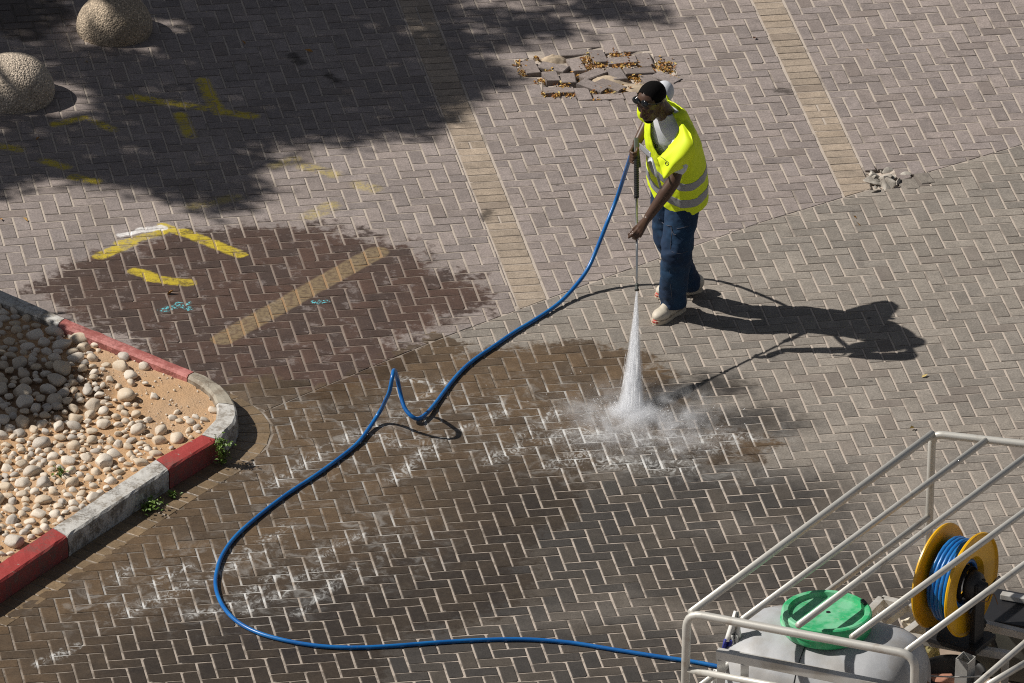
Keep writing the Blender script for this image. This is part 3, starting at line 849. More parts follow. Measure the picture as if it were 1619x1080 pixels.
# ------------------------------------------------------------------ pebbles
def stone_mat():
    m, N, o = new_mat('river pebble')
    t = tone_value(N); tc = N.add('ShaderNodeTexCoord').outputs['Object']
    off = N.vec('ADD', tc, N.add('ShaderNodeCombineXYZ', {0: N.math('MULTIPLY', t, 9.0), 1: N.math('MULTIPLY', t, 5.0)}).outputs[0]).outputs[0]
    n1 = N.noise(off, 18.0, 4.0, 0.6, dist=0.5); n2 = N.noise(off, 110.0, 3.0, 0.7)
    tt = N.math('FRACT', N.math('MULTIPLY', t, 5.77))
    c = N.mix(N.ramp(tt, 0.15, 0.55), (0.72, 0.64, 0.54), (0.62, 0.51, 0.38))
    c = N.mix(N.ramp(tt, 0.75, 0.92), c, (0.52, 0.47, 0.41))
    c = N.mix(N.math('MULTIPLY', N.ramp(n1, 0.52, 0.70), 0.5), c, (0.45, 0.31, 0.19))
    c = N.mix(N.math('MULTIPLY', N.ramp(n1, 0.46, 0.30), 0.5), c, (0.74, 0.69, 0.61))
    c = N.vec('SCALE', c, scale=N.math('ADD', 0.75, N.math('MULTIPLY', n2, 0.5))).outputs[0]
    principled(N, o, c, 0.7, 0.0, bump(N, N.math('ADD', n2, n1), 0.4, 0.003)); return m
M_STONE = stone_mat()
rs = random.Random(11)
STONES = []
for k in range(18):
    bm = bmesh.new(); bmesh.ops.create_icosphere(bm, subdivisions=3, radius=1.0)
    ax = Vector((1.0, rs.uniform(.66, .92), rs.uniform(.48, .70))); sd_ = rs.uniform(0, 90); ang = rs.uniform(.0, .35)
    cuts = [(Vector((rs.gauss(0, 1), rs.gauss(0, 1), rs.gauss(0, .6))).normalized(), rs.uniform(.66, .92)) for _ in range(rs.randint(4, 9))]
    for v in bm.verts:
        p = v.co.copy(); p *= 1 + .20 * mnoise.noise(p * .9 + Vector((sd_, 0, 0))) + ang * .3 * mnoise.noise(p * 2.2 + Vector((0, sd_, 0)))
        for n, d in cuts:
            e = p.dot(n) - d
            if e > 0: p -= n * e * .85
        v.co = Vector((p.x * ax.x, p.y * ax.y, p.z * ax.z)) * .5
    me = bpy.data.meshes.new('pebble'); bm.to_mesh(me); bm.free(); me.materials.append(M_STONE)
    me.polygons.foreach_set('use_smooth', [True] * len(me.polygons)); me.set_sharp_from_angle(angle=R(40)); STONES.append(me)

BED_PX = [(0, 480), (92, 518), (296, 598), (338, 630), (338, 658), (312, 684), (242, 722), (80, 830), (-4, 885), (-240, 1040), (-280, 900), (-280, 380)]
def sparse(px, py):
    """share of the bed covered by stones at this place of the photograph"""
    if py < 512 + (px - 92) * .42 and px > 100: return .0
    if px > 255 and py < 640: return .06
    if px > 215 and py < 655: return .16
    if px > 240 and py > 700: return .30
    if px > 215: return .46
    if px > 150 and py < 640: return .38
    if px > 130 and py < 690: return .62
    return 1.3
placed = []
def put_stone(px, py, size, force=False):
    p = G(px, py, .10)
    for q, r in placed:
        if (q - p).length < (r + size) * .445: return False
    placed.append((p, size)); return True
NAMED = [((200, 626), .155, 'large flat ochre stone lying on bare sand between smaller pebbles', .30), ((192, 578), .118, 'big white pebble on the sand by the pink kerb stone', .10), ((36, 618), .15, 'largest rounded pebble in the shade of the bed', .93),
         ((100, 585), .15, 'big brown angular stone at the edge of the shade', .98), ((218, 678), .11, 'white egg-shaped pebble standing alone on the sand', .05), ((280, 690), .118, 'white pebble nearest the red kerb stone with the grey chip', .07),
         ((22, 856), .17, 'large tan stone in the corner by the lower red kerb stone', .33), ((165, 728), .16, 'long broken tan stone behind the long white kerb stone', .36), ((68, 788), .11, 'pale split pebble with a hole in its side', .12),
         ((133, 548), .105, 'round white pebble touching the pink kerb stone', .08), ((223, 731), .105, 'round white pebble behind the red kerb stone', .09), ((302, 664), .075, 'lone small white pebble near the rounded corner', .06)]
stones = []
for (x, y), s, lb, tn in NAMED:
    put_stone(x, y, s); stones.append([x, y, s, lb, tn, placed[-1][0]])
tries = 0
while tries < 26000:
    tries += 1
    px, py = rs.uniform(-150, 345), rs.uniform(470, 960)
    if not in_poly(px, py, BED_PX): continue
    if .5 + .62 * mnoise.noise(Vector((px / 17.0, py / 10.0, 4.2))) > sparse(px, py): continue
    big = rs.random(); f = 1 - tries / 26000
    s = (.062 + .075 * big ** 1.4) * (.58 + .5 * f ** 1.5)
    if py > 700: s *= .88
    if sparse(px, py) < .9: s *= .86
    if put_stone(px, py, s): stones.append([px, py, s, None, rs.random(), placed[-1][0]])
LANDMARKS = [((20, 495), 'in shade under the white back kerb stone'), ((70, 520), 'in shade where white and pink kerb meet'), ((30, 545), 'in upper shade left of the big brown stone'), ((105, 560), 'near the shade edge above the big brown stone'), ((70, 590), 'in shade just left of the big brown stone'),
             ((15, 590), 'in shade at photo edge beside the largest stone'), ((45, 640), 'in shade below the largest shaded stone'), ((100, 640), 'in shade below the big brown stone'), ((10, 680), 'in the lower left corner of the shade'), ((70, 685), 'at the lower edge of the shade'),
             ((150, 560), 'in sun below the pink kerb stone'), ((160, 610), 'in sun left of the large ochre stone'), ((200, 650), 'in sun below the large ochre stone'), ((240, 625), 'in sun right of the large ochre stone'), ((160, 670), 'in sun at the right of the shade edge'), ((230, 690), 'near the egg-shaped white pebble'),
             ((300, 650), 'on bare sand near the rounded corner'), ((20, 730), 'in sun at the photo edge under the shade'), ((80, 725), 'in sun between the green sprout and the shade'), ((60, 760), 'left of the small green sprout'), ((120, 770), 'below the small green sprout'), ((150, 725), 'beside the long broken tan stone'),
             ((200, 730), 'behind the joint of red and white kerb stones'), ((70, 800), 'beside the split pale pebble'), ((130, 800), 'behind the long white kerb stone'), ((20, 800), 'in sun low at the photo edge'), ((30, 840), 'in the corner by the lower red kerb stone'), ((80, 825), 'behind the lower red and white kerb joint')]
def place_stone(st):
    px, py, s, lb, tn, p = st
    o = bpy.data.objects.new('pebble', rs.choice(STONES)); COL.objects.link(o)
    z = bed_z(p.x, p.y); heap = max(0, 1 - (p - G(60, 620, .1)).length * .9) * .03
    o.location = (p.x, p.y, z + s * .07 + heap * rs.random())
    o.scale = (s, s, s * rs.uniform(.85, 1.1)); o.rotation_euler = (rs.uniform(-.35, .35), rs.uniform(-.35, .35), rs.uniform(0, 6.28)); o['tone'] = tn
    return o
vis = [s for s in stones if -15 < s[0] < 345 and s[1] < 905]; vis.sort(key=lambda s: (s[3] is None, -s[2]))
big, rest = vis[:300], vis[300:] + [s for s in stones if not (-15 < s[0] < 345 and s[1] < 905)]
_same = {}
for st in big:
    o = place_stone(st)
    if st[3]: tag(o, st[3], 'stone', 'pebbles in the planting bed')
    else:
        tt = (st[4] * 5.77) % 1.0
        tone = 'grey-brown' if tt > .85 else ('tan' if tt > .42 else 'cream'); size = 'large' if st[2] > .112 else ('medium' if st[2] > .088 else ('small' if st[2] > .068 else 'tiny'))
        shape = 'flat' if o.rotation_euler.x > .17 else ('tilted' if o.rotation_euler.x < -.17 else 'rounded')
        lm = min(LANDMARKS, key=lambda q: math.hypot(st[0] - q[0][0], (st[1] - q[0][1]) * 1.5))[1]
        lb = f'{size} {tone} {shape} pebble {lm}'; o['label'] = lb; o['category'] = 'stone'; o['group'] = 'pebbles in the planting bed'; _same.setdefault(lb, []).append((st[0], o))
for lb, l in _same.items():
    l.sort(key=lambda q: q[0])
    if len(l) > 1:
        ends = {1: ['leftmost', 'rightmost'], 2: ['leftmost', 'middle one', 'rightmost']}.get(len(l) - 1, ['leftmost'] + [w + ' from left' for w in ('second', 'third', 'fourth', 'fifth', 'sixth', 'seventh', 'eighth')[:len(l) - 2]] + ['rightmost'])
        for (x, o), w in zip(l, ends): o['label'] = lb + ', ' + w
VV, FF, TT = [], [], []
def merge(me, M, tone):
    b = len(VV); VV.extend([M @ v.co for v in me.vertices]); FF.extend([tuple(i + b for i in p.vertices) for p in me.polygons]); TT.extend([tone] * len(me.polygons))
small = bpy.data.meshes.new('grit'); bm = bmesh.new(); bmesh.ops.create_icosphere(bm, subdivisions=1, radius=.5); bm.to_mesh(small); bm.free()
for st in rest:
    o = place_stone(st); M = Matrix.LocRotScale(o.location, o.rotation_euler, o.scale); merge(o.data, M, st[4]); bpy.data.objects.remove(o)
for k in range(2600):
    px, py = rs.uniform(-120, 345), rs.uniform(470, 950)
    if not in_poly(px, py, BED_PX): continue
    p = G(px, py, .1); s = rs.uniform(.006, .024) * (.6 if rs.random() < .6 else 1.2)
    merge(small, Matrix.LocRotScale(Vector((p.x, p.y, bed_z(p.x, p.y) + s * .2)), Vector((rs.random() * 6, rs.random() * 6, rs.random() * 6)).to_tuple() and __import__('mathutils').Euler((rs.random() * 6, rs.random() * 6, rs.random() * 6)), Vector((s, s * rs.uniform(.5, .9), s * .6))), rs.random())
gr = from_py('gravel', VV, FF, M_STONE, smooth=True); gr['kind'] = 'stuff'; gr['label'] = 'small gravel and pebbles strewn over the sandy soil'
at = gr.data.attributes.new('tone', 'FLOAT', 'FACE'); at.data.foreach_set('value', TT)

# ------------------------------------------------------------------ concrete dome bollards
def agg_mat(name, base):
    m, N, o = new_mat(name)
    tc = N.add('ShaderNodeTexCoord').outputs['Object']
    v = N.add('ShaderNodeTexVoronoi', {'Vector': tc, 'Scale': 85.0}); rnd = N.add('ShaderNodeSeparateXYZ', {0: v.outputs['Color']}).outputs[0]
    n = N.noise(tc, 3.0, 4.0); n2 = N.noise(tc, 150.0, 2.0)
    c = N.mix(N.ramp(rnd, 0.1, 0.9), tuple(q * .36 for q in base), tuple(min(1, q * 1.55) for q in base))
    c = N.mix(N.ramp(v.outputs['Distance'], 0.30, 0.55), c, tuple(q * .75 for q in base))
    c = N.mix(N.math('MULTIPLY', N.ramp(n, 0.5, 0.72), .45), c, (0.20, 0.14, 0.085))
    c = N.vec('SCALE', c, scale=N.math('ADD', .7, N.math('MULTIPLY', n2, .6))).outputs[0]
    h = N.math('MULTIPLY', v.outputs['Distance'], -1.0)
    principled(N, o, c, 0.85, 0.0, bump(N, h, 0.9, 0.008)); return m
def bollard(px, py, r, h, mat, label):
    bm = bmesh.new(); prof = [(r * .93, -.03), (r * .97, .0), (r * 1.0, h * .12)]
    for k in range(1, 13):
        a = k / 12 * math.pi / 2; prof.append((r * math.cos(a) ** .92 if k < 12 else 0, h * .12 + h * .88 * math.sin(a)))
    add_lathe(bm, prof, Matrix(), 56)
    for v in bm.verts:
        if v.co.z > 0: v.co *= 1 + .012 * mnoise.noise(v.co * 7)
    o = from_bm('dome_bollard', bm, mat, smooth=True); p = G(px, py); o.location = (p.x, p.y, 0)
    tag(o, label, 'bollard', 'concrete dome bollards'); return o
bollard(181, 50, .250, .262, agg_mat('brown exposed aggregate', (0.50, 0.40, 0.29)), 'brownish exposed-aggregate dome bollard, the farther one of the pair')
bollard(20, 153, .272, .285, agg_mat('grey exposed aggregate', (0.62, 0.52, 0.41)), 'paler speckled concrete dome bollard at the edge of the photo')

# ------------------------------------------------------------------ loosened pavers
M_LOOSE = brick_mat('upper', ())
LOOSE = [((260, 243), 'V', .02, 'chipped paver with a broken lower edge at the end of the loose patch', 4), ((455, 243), (1.0, .2), .02, 'thin loose paver lying flat below the heap of sand', -2), ((655, 225), 'V', .010, 'loose paver still upright beside the sand heap', 3),
         ((440, 322), 'V2', .045, 'thick raised paver standing proud on the loose patch', 2), ((585, 338), 'V2', .035, 'tipped paver next to the thick raised one', -6), ((510, 440), 'H', .008, 'loose paver with leaves along its near edge', 0),
         ((715, 475), 'V', .004, 'loose paver at the near edge of the patch, between two lengthwise ones', 0), ((930, 497), 'H', .004, 'lengthwise paver at the near edge, close to the worker', 1), ((790, 303), (1.0, -.42), .03, 'loose paver turned askew, pointing up towards the shade', 0),
         ((795, 402), (1.0, .30), .035, 'slanting loose paver lying on dry leaves', 0), ((950, 395), (1.0, .33), .038, 'slanting loose paver behind the worker\'s head', 0), ((1000, 302), 'V', .028, 'pale loose paver in the middle of the patch', 5),
         ((1045, 186), 'H', .012, 'lengthwise paver sunk at the far edge of the patch', 0), ((842, 150), 'V', .012, 'square-looking paver at the far edge of the patch', 0), ((1190, 276), (1.0, -.12), .026, 'long loose paver bridging a gap full of leaves', 0),
         ((1238, 185), 'V', .004, 'paver at the far right corner of the loose patch', 0), ((1270, 342), 'V', -.004, 'low paver half buried in sand behind the worker', 12), ((1420, 334), (1.0, .34), .012, 'slanting paver at the right end of the patch', 0)]
hang = math.atan2(E1.y, E1.x)
for (cx, cy), d, z, lb, extra in LOOSE:
    z = z * .36; p = G(790 + cx / 5.3967, 60 + cy / 5.3967, z)
    if d == 'H': a = hang
    elif d in ('V', 'V2'): a = hang + math.pi / 2
    else: a = math.atan2(-d[1] / 113.0, d[0] / 255.0)
    rr = random.Random(lb); V, F = prism([(-.098, -.0475), (.098, -.0475), (.098, .0475), (-.098, .0475)] if d != 'V2' else [(-.075, -.0475), (.075, -.0475), (.075, .0475), (-.075, .0475)], .0045, .062, rr)
    V = [(x + rr.uniform(-.003, .003), y + rr.uniform(-.003, .003), q) for x, y, q in V]
    o = from_py('loose_paver', V, F, M_LOOSE); o.location = p; o.rotation_euler = (rr.uniform(-.05, .05), rr.uniform(-.05, .05), a + R(extra)); o['tone'] = rr.random()
    tag(o, lb, 'paver', 'loosened pavers in the broken patch')

M_SOIL = simple_mat('dry bedding sand', (0.47, 0.375, 0.27), .95, 0, .3, 40, .004)
def heap(px, py, rx, ry, h, name='sand_heap', label=None):
    p = G(px, py); bm = bmesh.new(); bmesh.ops.create_grid(bm, x_segments=18, y_segments=18, size=1.0)
    for v in bm.verts:
        r = v.co.length; z = max(0, 1 - r * r); v.co = Vector((v.co.x * rx, v.co.y * ry, z * h - .03 + .010 * mnoise.noise(Vector((v.co.x * 4, v.co.y * 4, px)))))
    o = from_bm(name, bm, M_SOIL, smooth=True); o.location = p; o['kind'] = 'stuff'
    if label: o['label'] = label
heap(876, 92, .10, .055, .05, label='heap of bedding sand at the far side of the loose pavers')
heap(962, 126, .16, .10, .045, label='sand showing between the loose pavers'); heap(1005, 138, .16, .09, .042, label='sand at the near side of the loose pavers')

# dry leaves in the broken patch, a few blown over the square
LV = [(0.40, 0.19, 0.035), (0.50, 0.30, 0.07), (0.26, 0.105, 0.03), (0.55, 0.42, 0.16)]
LMATS = []
for i, c in enumerate(LV):
    LMATS.append(simple_mat('dry leaf', c, .7, 0, .25, 60))
def leaf_geo(V, F, mi, p, L, k, rr):
    yaw, pit, rol = rr.uniform(0, 6.28), rr.gauss(0, .45), rr.gauss(0, .45)
    M = Matrix.Translation(p) @ Matrix.Rotation(yaw, 4, 'Z') @ Matrix.Rotation(pit, 4, 'Y') @ Matrix.Rotation(rol, 4, 'X'); b = len(V); w = L * .32; cu = rr.uniform(.05, .25) * L
    for q in ((-L / 2, 0, 0), (-L * .1, w / 1.2, cu), (L / 2, 0, cu * .4), (-L * .1, -w / 1.2, cu), (0, 0, 0)): V.append(M @ Vector(q))
    F += [(b, b + 4, b + 1), (b + 1, b + 4, b + 2), (b + 2, b + 4, b + 3), (b + 3, b + 4, b)]; mi += [k] * 4
rl = random.Random(5); V, F, mi = [], [], []
LEAFPX = [((822, 100), 9), ((826, 115), 8), ((850, 92), 4), ((928, 93), 14), ((930, 103), 12), ((948, 104), 12), ((975, 104), 12), ((1000, 103), 14), ((990, 86), 7), ((970, 86), 8), ((858, 128), 10), ((868, 112), 8), ((912, 122), 12), ((890, 137), 10), ((880, 151), 8), ((900, 150), 7),
          ((940, 143), 10), ((960, 145), 12), ((985, 142), 12), ((1005, 138), 8), ((1002, 122), 12), ((1045, 105), 18), ((1055, 108), 12), ((1064, 122), 8), ((860, 150), 5), ((945, 157), 5), ((1050, 138), 8)]
for (x, y), r in LEAFPX:
    for _ in range(int(r * 4.6)):
        p = G(x + rl.gauss(0, r * .55), y + rl.gauss(0, r * .30)); u, v = uv(p)
        p.z = -.016 + abs(rl.gauss(0, .013)) if in_poly(u, v, PATCH) else .004
        leaf_geo(V, F, mi, p, rl.uniform(.014, .034), rl.choice((0, 0, 1, 1, 2, 3)), rl)
lo = from_py('dry_leaves', V, F); [lo.data.materials.append(m) for m in LMATS]; lo.data.polygons.foreach_set('material_index', mi); lo['kind'] = 'stuff'; lo['label'] = 'orange and tan dry leaves caught between the loose pavers'
SINGLE = [((1193, 62), .045, 'small dry leaf beside the ochre brick band', 2), ((1371, 80), .03, 'tiny red-brown leaf on the sunlit pavers', 0), ((1357, 356), .045, 'orange dry leaf on the olive pavers', 0), ((1352, 345), .03, 'thin orange leaf stalk on the olive pavers', 0),
          ((1462, 596), .05, 'dry leaf below the shadow of the worker', 3), ((270, 465), .06, 'orange curled leaf on the wet red pavers', 0), ((40, 349), .045, 'dry leaf on the sunlit pavers beside the shade', 1), ((136, 99), .045, 'yellow leaf between the two dome bollards', 3),
          ((60, 221), .04, 'brown leaf near the paler bollard', 0), ((385, 69), .04, 'red leaf in the tree shade', 0), ((488, 82), .06, 'dry leaf cluster in the tree shade', 0), ((1442, 679), .05, 'tan leaf beside the top rail of the trailer', 3), ((1, 348), .05, 'red-brown leaf at the photo edge', 0)]
for (x, y), L, lb, k in SINGLE:
    V, F, mi = [], [], []; leaf_geo(V, F, mi, Vector((0, 0, 0)), L, 0, random.Random(lb)); o = from_py('dry_leaf', V, F, LMATS[k]); p = G(x, y); o.location = (p.x, p.y, .008); tag(o, lb, 'leaf', 'single fallen leaves')

# rubble in the hole at the end of the second ochre band
M_RUB = simple_mat('broken concrete', (0.52, 0.48, 0.42), .9, 0, .4, 35, .006, (0.12, 0.10, 0.08), .7)
rr = random.Random(21); vr, fr_ = [], []
for k in range(46):
    x, y = rr.gauss(1392, 13), rr.gauss(280, 9)
    if rr.random() < .25: x, y = rr.gauss(1440, 16), rr.gauss(280, 3)
    u, v = uv(G(x, y))
    if not in_poly(u, v, HOLE): continue
    me = rr.choice(STONES); s = rr.choice((.02, .03, .045, .09)) if k > 3 else .14
    M = Matrix.LocRotScale(Vector((G(x, y).x, G(x, y).y, -.016 + s * .06)), __import__('mathutils').Euler((rr.random() * 6, rr.random() * .5, rr.random() * 6)), Vector((s, s, s * .36)))
    b = len(vr); vr += [M @ q.co for q in me.vertices]; fr_ += [tuple(i + b for i in p.vertices) for p in me.polygons]
o = from_py('rubble', vr, fr_, M_RUB); o['kind'] = 'stuff'; o['label'] = 'crumbled concrete and grit in the hole where pavers are missing'
for (x, y), a, z, lb in [((1440, 290), 4, .004, 'loose olive paver at the edge of the rubble hole'), ((1462, 281), 8, .008, 'tilted grey paver at the right end of the rubble hole')]:
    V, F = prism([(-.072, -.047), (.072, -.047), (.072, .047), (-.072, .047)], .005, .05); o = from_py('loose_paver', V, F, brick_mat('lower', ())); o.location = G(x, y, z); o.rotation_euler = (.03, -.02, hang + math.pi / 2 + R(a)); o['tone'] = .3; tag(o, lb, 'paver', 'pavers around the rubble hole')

# ------------------------------------------------------------------ weeds at the kerb
M_WEED = simple_mat('weed leaf', (0.12, 0.20, 0.030), .5, 0, .4, 60); M_STEM = simple_mat('weed stem', (0.16, 0.17, 0.05), .6)
def weed(px, py, h, n, spread, label, z0=0.0):
    rr = random.Random(label); p = G(px, py, z0); root = empty('weed', p); tag(root, label, 'weed', 'weeds growing along the kerb')
    V, F, b1 = [], [], bmesh.new()
    for k in range(n):
        a = rr.uniform(0, 6.28); r = abs(rr.gauss(0, spread)); t = rr.random() ** .7
        q = Vector((math.cos(a) * r * (.4 + t), math.sin(a) * r * (.4 + t), h * t)); L = rr.uniform(.016, .034)
        if k % 3 == 0: add_tube(b1, [Vector((0, 0, 0)), q * .5 + Vector((0, 0, .01)), q], [.0025, .002, .001], 5)
        M = Matrix.Translation(q) @ Matrix.Rotation(rr.uniform(0, 6.28), 4, 'Z') @ Matrix.Rotation(rr.gauss(-.3, .5), 4, 'Y'); b = len(V)
        for c in ((0, 0, 0), (L * .5, L * .34, .004), (L, 0, -.002), (L * .5, -L * .34, .004)): V.append(M @ Vector(c))
        F += [(b, b + 1, b + 2), (b, b + 2, b + 3)]
    from_py('foliage', V, F, M_WEED, root); from_bm('stem', b1, M_STEM, root)
weed(350, 735, .17, 170, .030, 'upright bright green weed against the red kerb stone'); weed(236, 806, .05, 120, .05, 'low spreading weed at the foot of the long white kerb stone'); weed(274, 786, .025, 40, .025, 'tiny weed sprout where red and white kerb stones meet')
weed(95, 752, .04, 34, .022, 'small green sprout between the sunlit pebbles', .09)

# ------------------------------------------------------------------ trees out of the frame whose shade falls into it
M_LEAF = simple_mat('tree leaf', (0.075, 0.115, 0.030), .5, 0, .3, 3); M_BARK = simple_mat('bark', (0.16, 0.12, 0.09), .9, 0, .35, 12, .01)
def tree(base_px, targets, zr, leaf, n_leaf, spread, label, name='shade_tree', trunk_r=.16, seed=1, gaps=()):
    """targets: places on the ground that the crown shades; each gets a leaf clump towards the sun"""
    rr = random.Random(seed); b0 = G(*base_px); root = empty(name, (b0.x, b0.y, 0)); tag(root, label, 'tree')
    cl = [sunward(G(q[0], q[1]), rr.uniform(*zr)) for q in targets]
    V, F = [], []
    for ci, c in enumerate(cl):
        for _ in range(int(n_leaf * (targets[ci][2] if len(targets[ci]) > 2 else 1))):
            d = Vector((rr.gauss(0, 1), rr.gauss(0, 1), rr.gauss(0, .8))); d = d.normalized() * spread * rr.random() ** .5
            if any(((c + d - g_).cross(SDIR)).length < gr_ and rr.random() < .97 for g_, gr_ in gaps): continue      # crown shaped for the light: leaves left out so sun reaches the bollards
            M = Matrix.Translation(c + d - b0) @ Matrix.Rotation(rr.uniform(0, 6.28), 4, 'Z') @ Matrix.Rotation(rr.gauss(.2, .6), 4, 'Y') @ Matrix.Rotation(rr.gauss(0, .5), 4, 'X'); L = leaf * rr.uniform(.7, 1.3); b = len(V)
            for q in ((0, 0, 0), (L * .45, L * .26, .01), (L, 0, -.01), (L * .45, -L * .26, .01)): V.append(M @ Vector(q))
            F += [(b, b + 1, b + 2), (b, b + 2, b + 3)]
    from_py('crown', V, F, M_LEAF, root)
    mid = sum(cl, Vector()) / len(cl) - b0; fork = Vector((mid.x * .35, mid.y * .35, zr[0] * .55))
    tube('trunk', spline([Vector((0, 0, -.05)), Vector((fork.x * .3, fork.y * .3, fork.z * .5)), fork], 5), [trunk_r * (1.15 - .45 * k / 10) for k in range(11)], M_BARK, root, 12)
    bl = bmesh.new()
    for c in cl[::max(1, len(cl) // 26)]:
        e = c - b0; add_tube(bl, spline([fork - Vector((0, 0, .1)), fork.lerp(e, .5) + Vector((rr.gauss(0, .15), rr.gauss(0, .15), .15)), e], 4), [trunk_r * .45 * (1 - .09 * k) for k in range(9)], 7)
    from_bm('limb', bl, M_BARK, root, True); return root
rt = random.Random(9)
BIGSHADE = [(-420, -260), (620, -260), (690, 6), (712, 60), (742, 92), (764, 118), (720, 148), (690, 186), (600, 204), (545, 206), (470, 212), (420, 226), (385, 262), (352, 306), (318, 306), (258, 288), (170, 268), (118, 268), (70, 256), (30, 280), (-20, 290), (-420, 330)]
def fill(poly, n, step):
    pts = []; xs = [p[0] for p in poly]; ys = [p[1] for p in poly]; t = 0
    while len(pts) < n and t < n * 60:
        t += 1; x, y = rt.uniform(min(xs), max(xs)), rt.uniform(min(ys), max(ys))
        if in_poly(x, y, poly) and all(((x - a) / 1.0) ** 2 + ((y - b) * 2.2) ** 2 > step ** 2 for a, b in pts): pts.append((x, y))
    return pts
main = fill(BIGSHADE, 420, 38)
fringe = []
for (ax_, ay_), (bx_, by_) in zip(BIGSHADE[2:-1], BIGSHADE[3:]):
    n = max(1, int(math.hypot(bx_ - ax_, by_ - ay_) / 13))
    for k in range(n):
        if rt.random() < .8: fringe.append((ax_ + (bx_ - ax_) * k / n + rt.gauss(0, 13), ay_ + (by_ - ay_) * k / n + rt.gauss(4, 8), rt.uniform(.12, .5)))
tree((-1180, 60), [p for p in main if p[0] < 330], (4.4, 7.4), .11, 95, .27, 'leafy street tree outside the frame shading the bollards', seed=2, gaps=[(G(181, 50) + Vector((-.02, 0, .16)), .29), (G(20, 153) + Vector((-.02, 0, .16)), .31)])
edge = [p for p in main if p[0] >= 330] + [(x, y) for x, y in ((775, 30), (805, 22), (830, 40), (850, 48), (880, 44), (760, 64), (790, 66), (905, 14), (940, 8), (965, 18), (990, 12), (1020, 22), (735, 112), (770, 128), (700, 4), (820, -10), (900, -20), (960, -24), (1040, -30), (780, -30), (860, -50), (340, 322), (362, 314), (388, 296))]
tree((-700, -240), edge + fringe + fill([(330, -240), (640, -240), (690, 0), (715, 70), (745, 105), (700, 150), (640, 185), (480, 205), (400, 215), (330, 240)], 150, 34), (4.9, 6.8), .10, 74, .21, 'second leafy street tree outside the frame, its shade ending near the loose pavers', seed=3)
LOWSHADE = [(-330, 470), (0, 492), (60, 500), (96, 508), (112, 540), (126, 560), (134, 585), (138, 610), (134, 640), (126, 664), (108, 684), (60, 694), (0, 708), (-330, 760)]
tree((-640, 640), fill(LOWSHADE, 260, 21), (1.7, 2.6), .07, 90, .09, 'low dense round-headed tree outside the frame shading the pebbles', 'small_tree', .07, seed=4)

# ------------------------------------------------------------------ the worker
PO = G(1066, 487); PF = Vector((-.75, -.66, 0)).normalized(); PL = Vector((-PF.y, PF.x, 0))
def B(f, l, z): return PF * f + PL * l + Vector((0, 0, z))          # relative to the ground point between the feet
def P(px, py, z): return G(px, py, z) - PO
def capsule(bm, a, b, ra, rb, seg=16):
    a, b = Vector(a), Vector(b); n = 4; d = (b - a).normalized(); path, rad = [], []
    for k in range(n): t = math.pi / 2 * (1 - k / n); path.append(a - d * ra * math.sin(t)); rad.append(max(ra * math.cos(t), .0006))
    m = 6
    for k in range(m + 1): path.append(a.lerp(b, k / m)); rad.append(ra + (rb - ra) * k / m)
    for k in range(1, n + 1): t = math.pi / 2 * k / n; path.append(b + d * rb * math.sin(t)); rad.append(max(rb * math.cos(t), .0006))
    add_tube(bm, path, rad, seg)
def chain(bm, pts, rads, seg=16):
    for (a, b), (ra, rb_) in zip(zip(pts, pts[1:]), zip(rads, rads[1:])): capsule(bm, a, b, ra, rb_, seg)
def rings(bm, rs_, seg=40):
    """closed loft of ellipses: (f, l, z, half width along L, half depth along F)"""
    vr = []
    for f, l, z, a, b in rs_:
        vr.append([bm.verts.new(B(f + b * math.cos(t), l + a * math.sin(t), z)) for t in (2 * math.pi * k / seg for k in range(seg))])
    for p, q in zip(vr, vr[1:]):
        for k in range(seg): bm.faces.new((p[k], p[(k + 1) % seg], q[(k + 1) % seg], q[k]))
    bm.faces.new(vr[0][::-1]); bm.faces.new(vr[-1])
def wrinkle(me, amp, sc, seed=0.0, f=None):
    me.calc_loop_triangles() if False else None
    nrm = [v.normal.copy() for v in me.vertices]
    for v, n in zip(me.vertices, nrm):
        k = 1.0 if f is None else f(v.co)
        p = Vector((v.co.x * sc[0] + seed, v.co.y * sc[1], v.co.z * sc[2]))
        w = mnoise.noise(p) + .5 * mnoise.noise(p * 2.1 + Vector((3, 1, 7)))
        v.co += n * (amp * k * w)
    me.update()
def put(name, me, mat, parent, smooth=True):
    o = link(name, me, mat, parent, smooth); return o
SH_L, SH_R = B(.15, .205, 1.285), B(.095, -.135, 1.325)
EL_L, EL_R = B(.285, .282, 1.055), B(-.14, -.275, 1.352)
WR_L = P(1024, 345, .825); WR_R = P(1007, 226, 1.115)
LN_A, LN_B = P(1006, 238, 1.10), P(1007, 459, .515)                 # the lance, hand to nozzle
def lance(t): return LN_A.lerp(LN_B, t)
HC = B(.262, .045, 1.505)                                            # middle of the head
pit = R(22); yawh = R(6)
HFd = (PF * math.cos(yawh) + PL * math.sin(yawh)); HL = Vector((-HFd.y, HFd.x, 0)); HF = HFd * math.cos(pit) - Vector((0, 0, 1)) * math.sin(pit); HU = HFd * math.sin(pit) + Vector((0, 0, 1)) * math.cos(pit)
HM = Matrix((HF, HL, HU)).transposed()
def H(f, l, u): return HC + HF * f + HL * l + HU * u

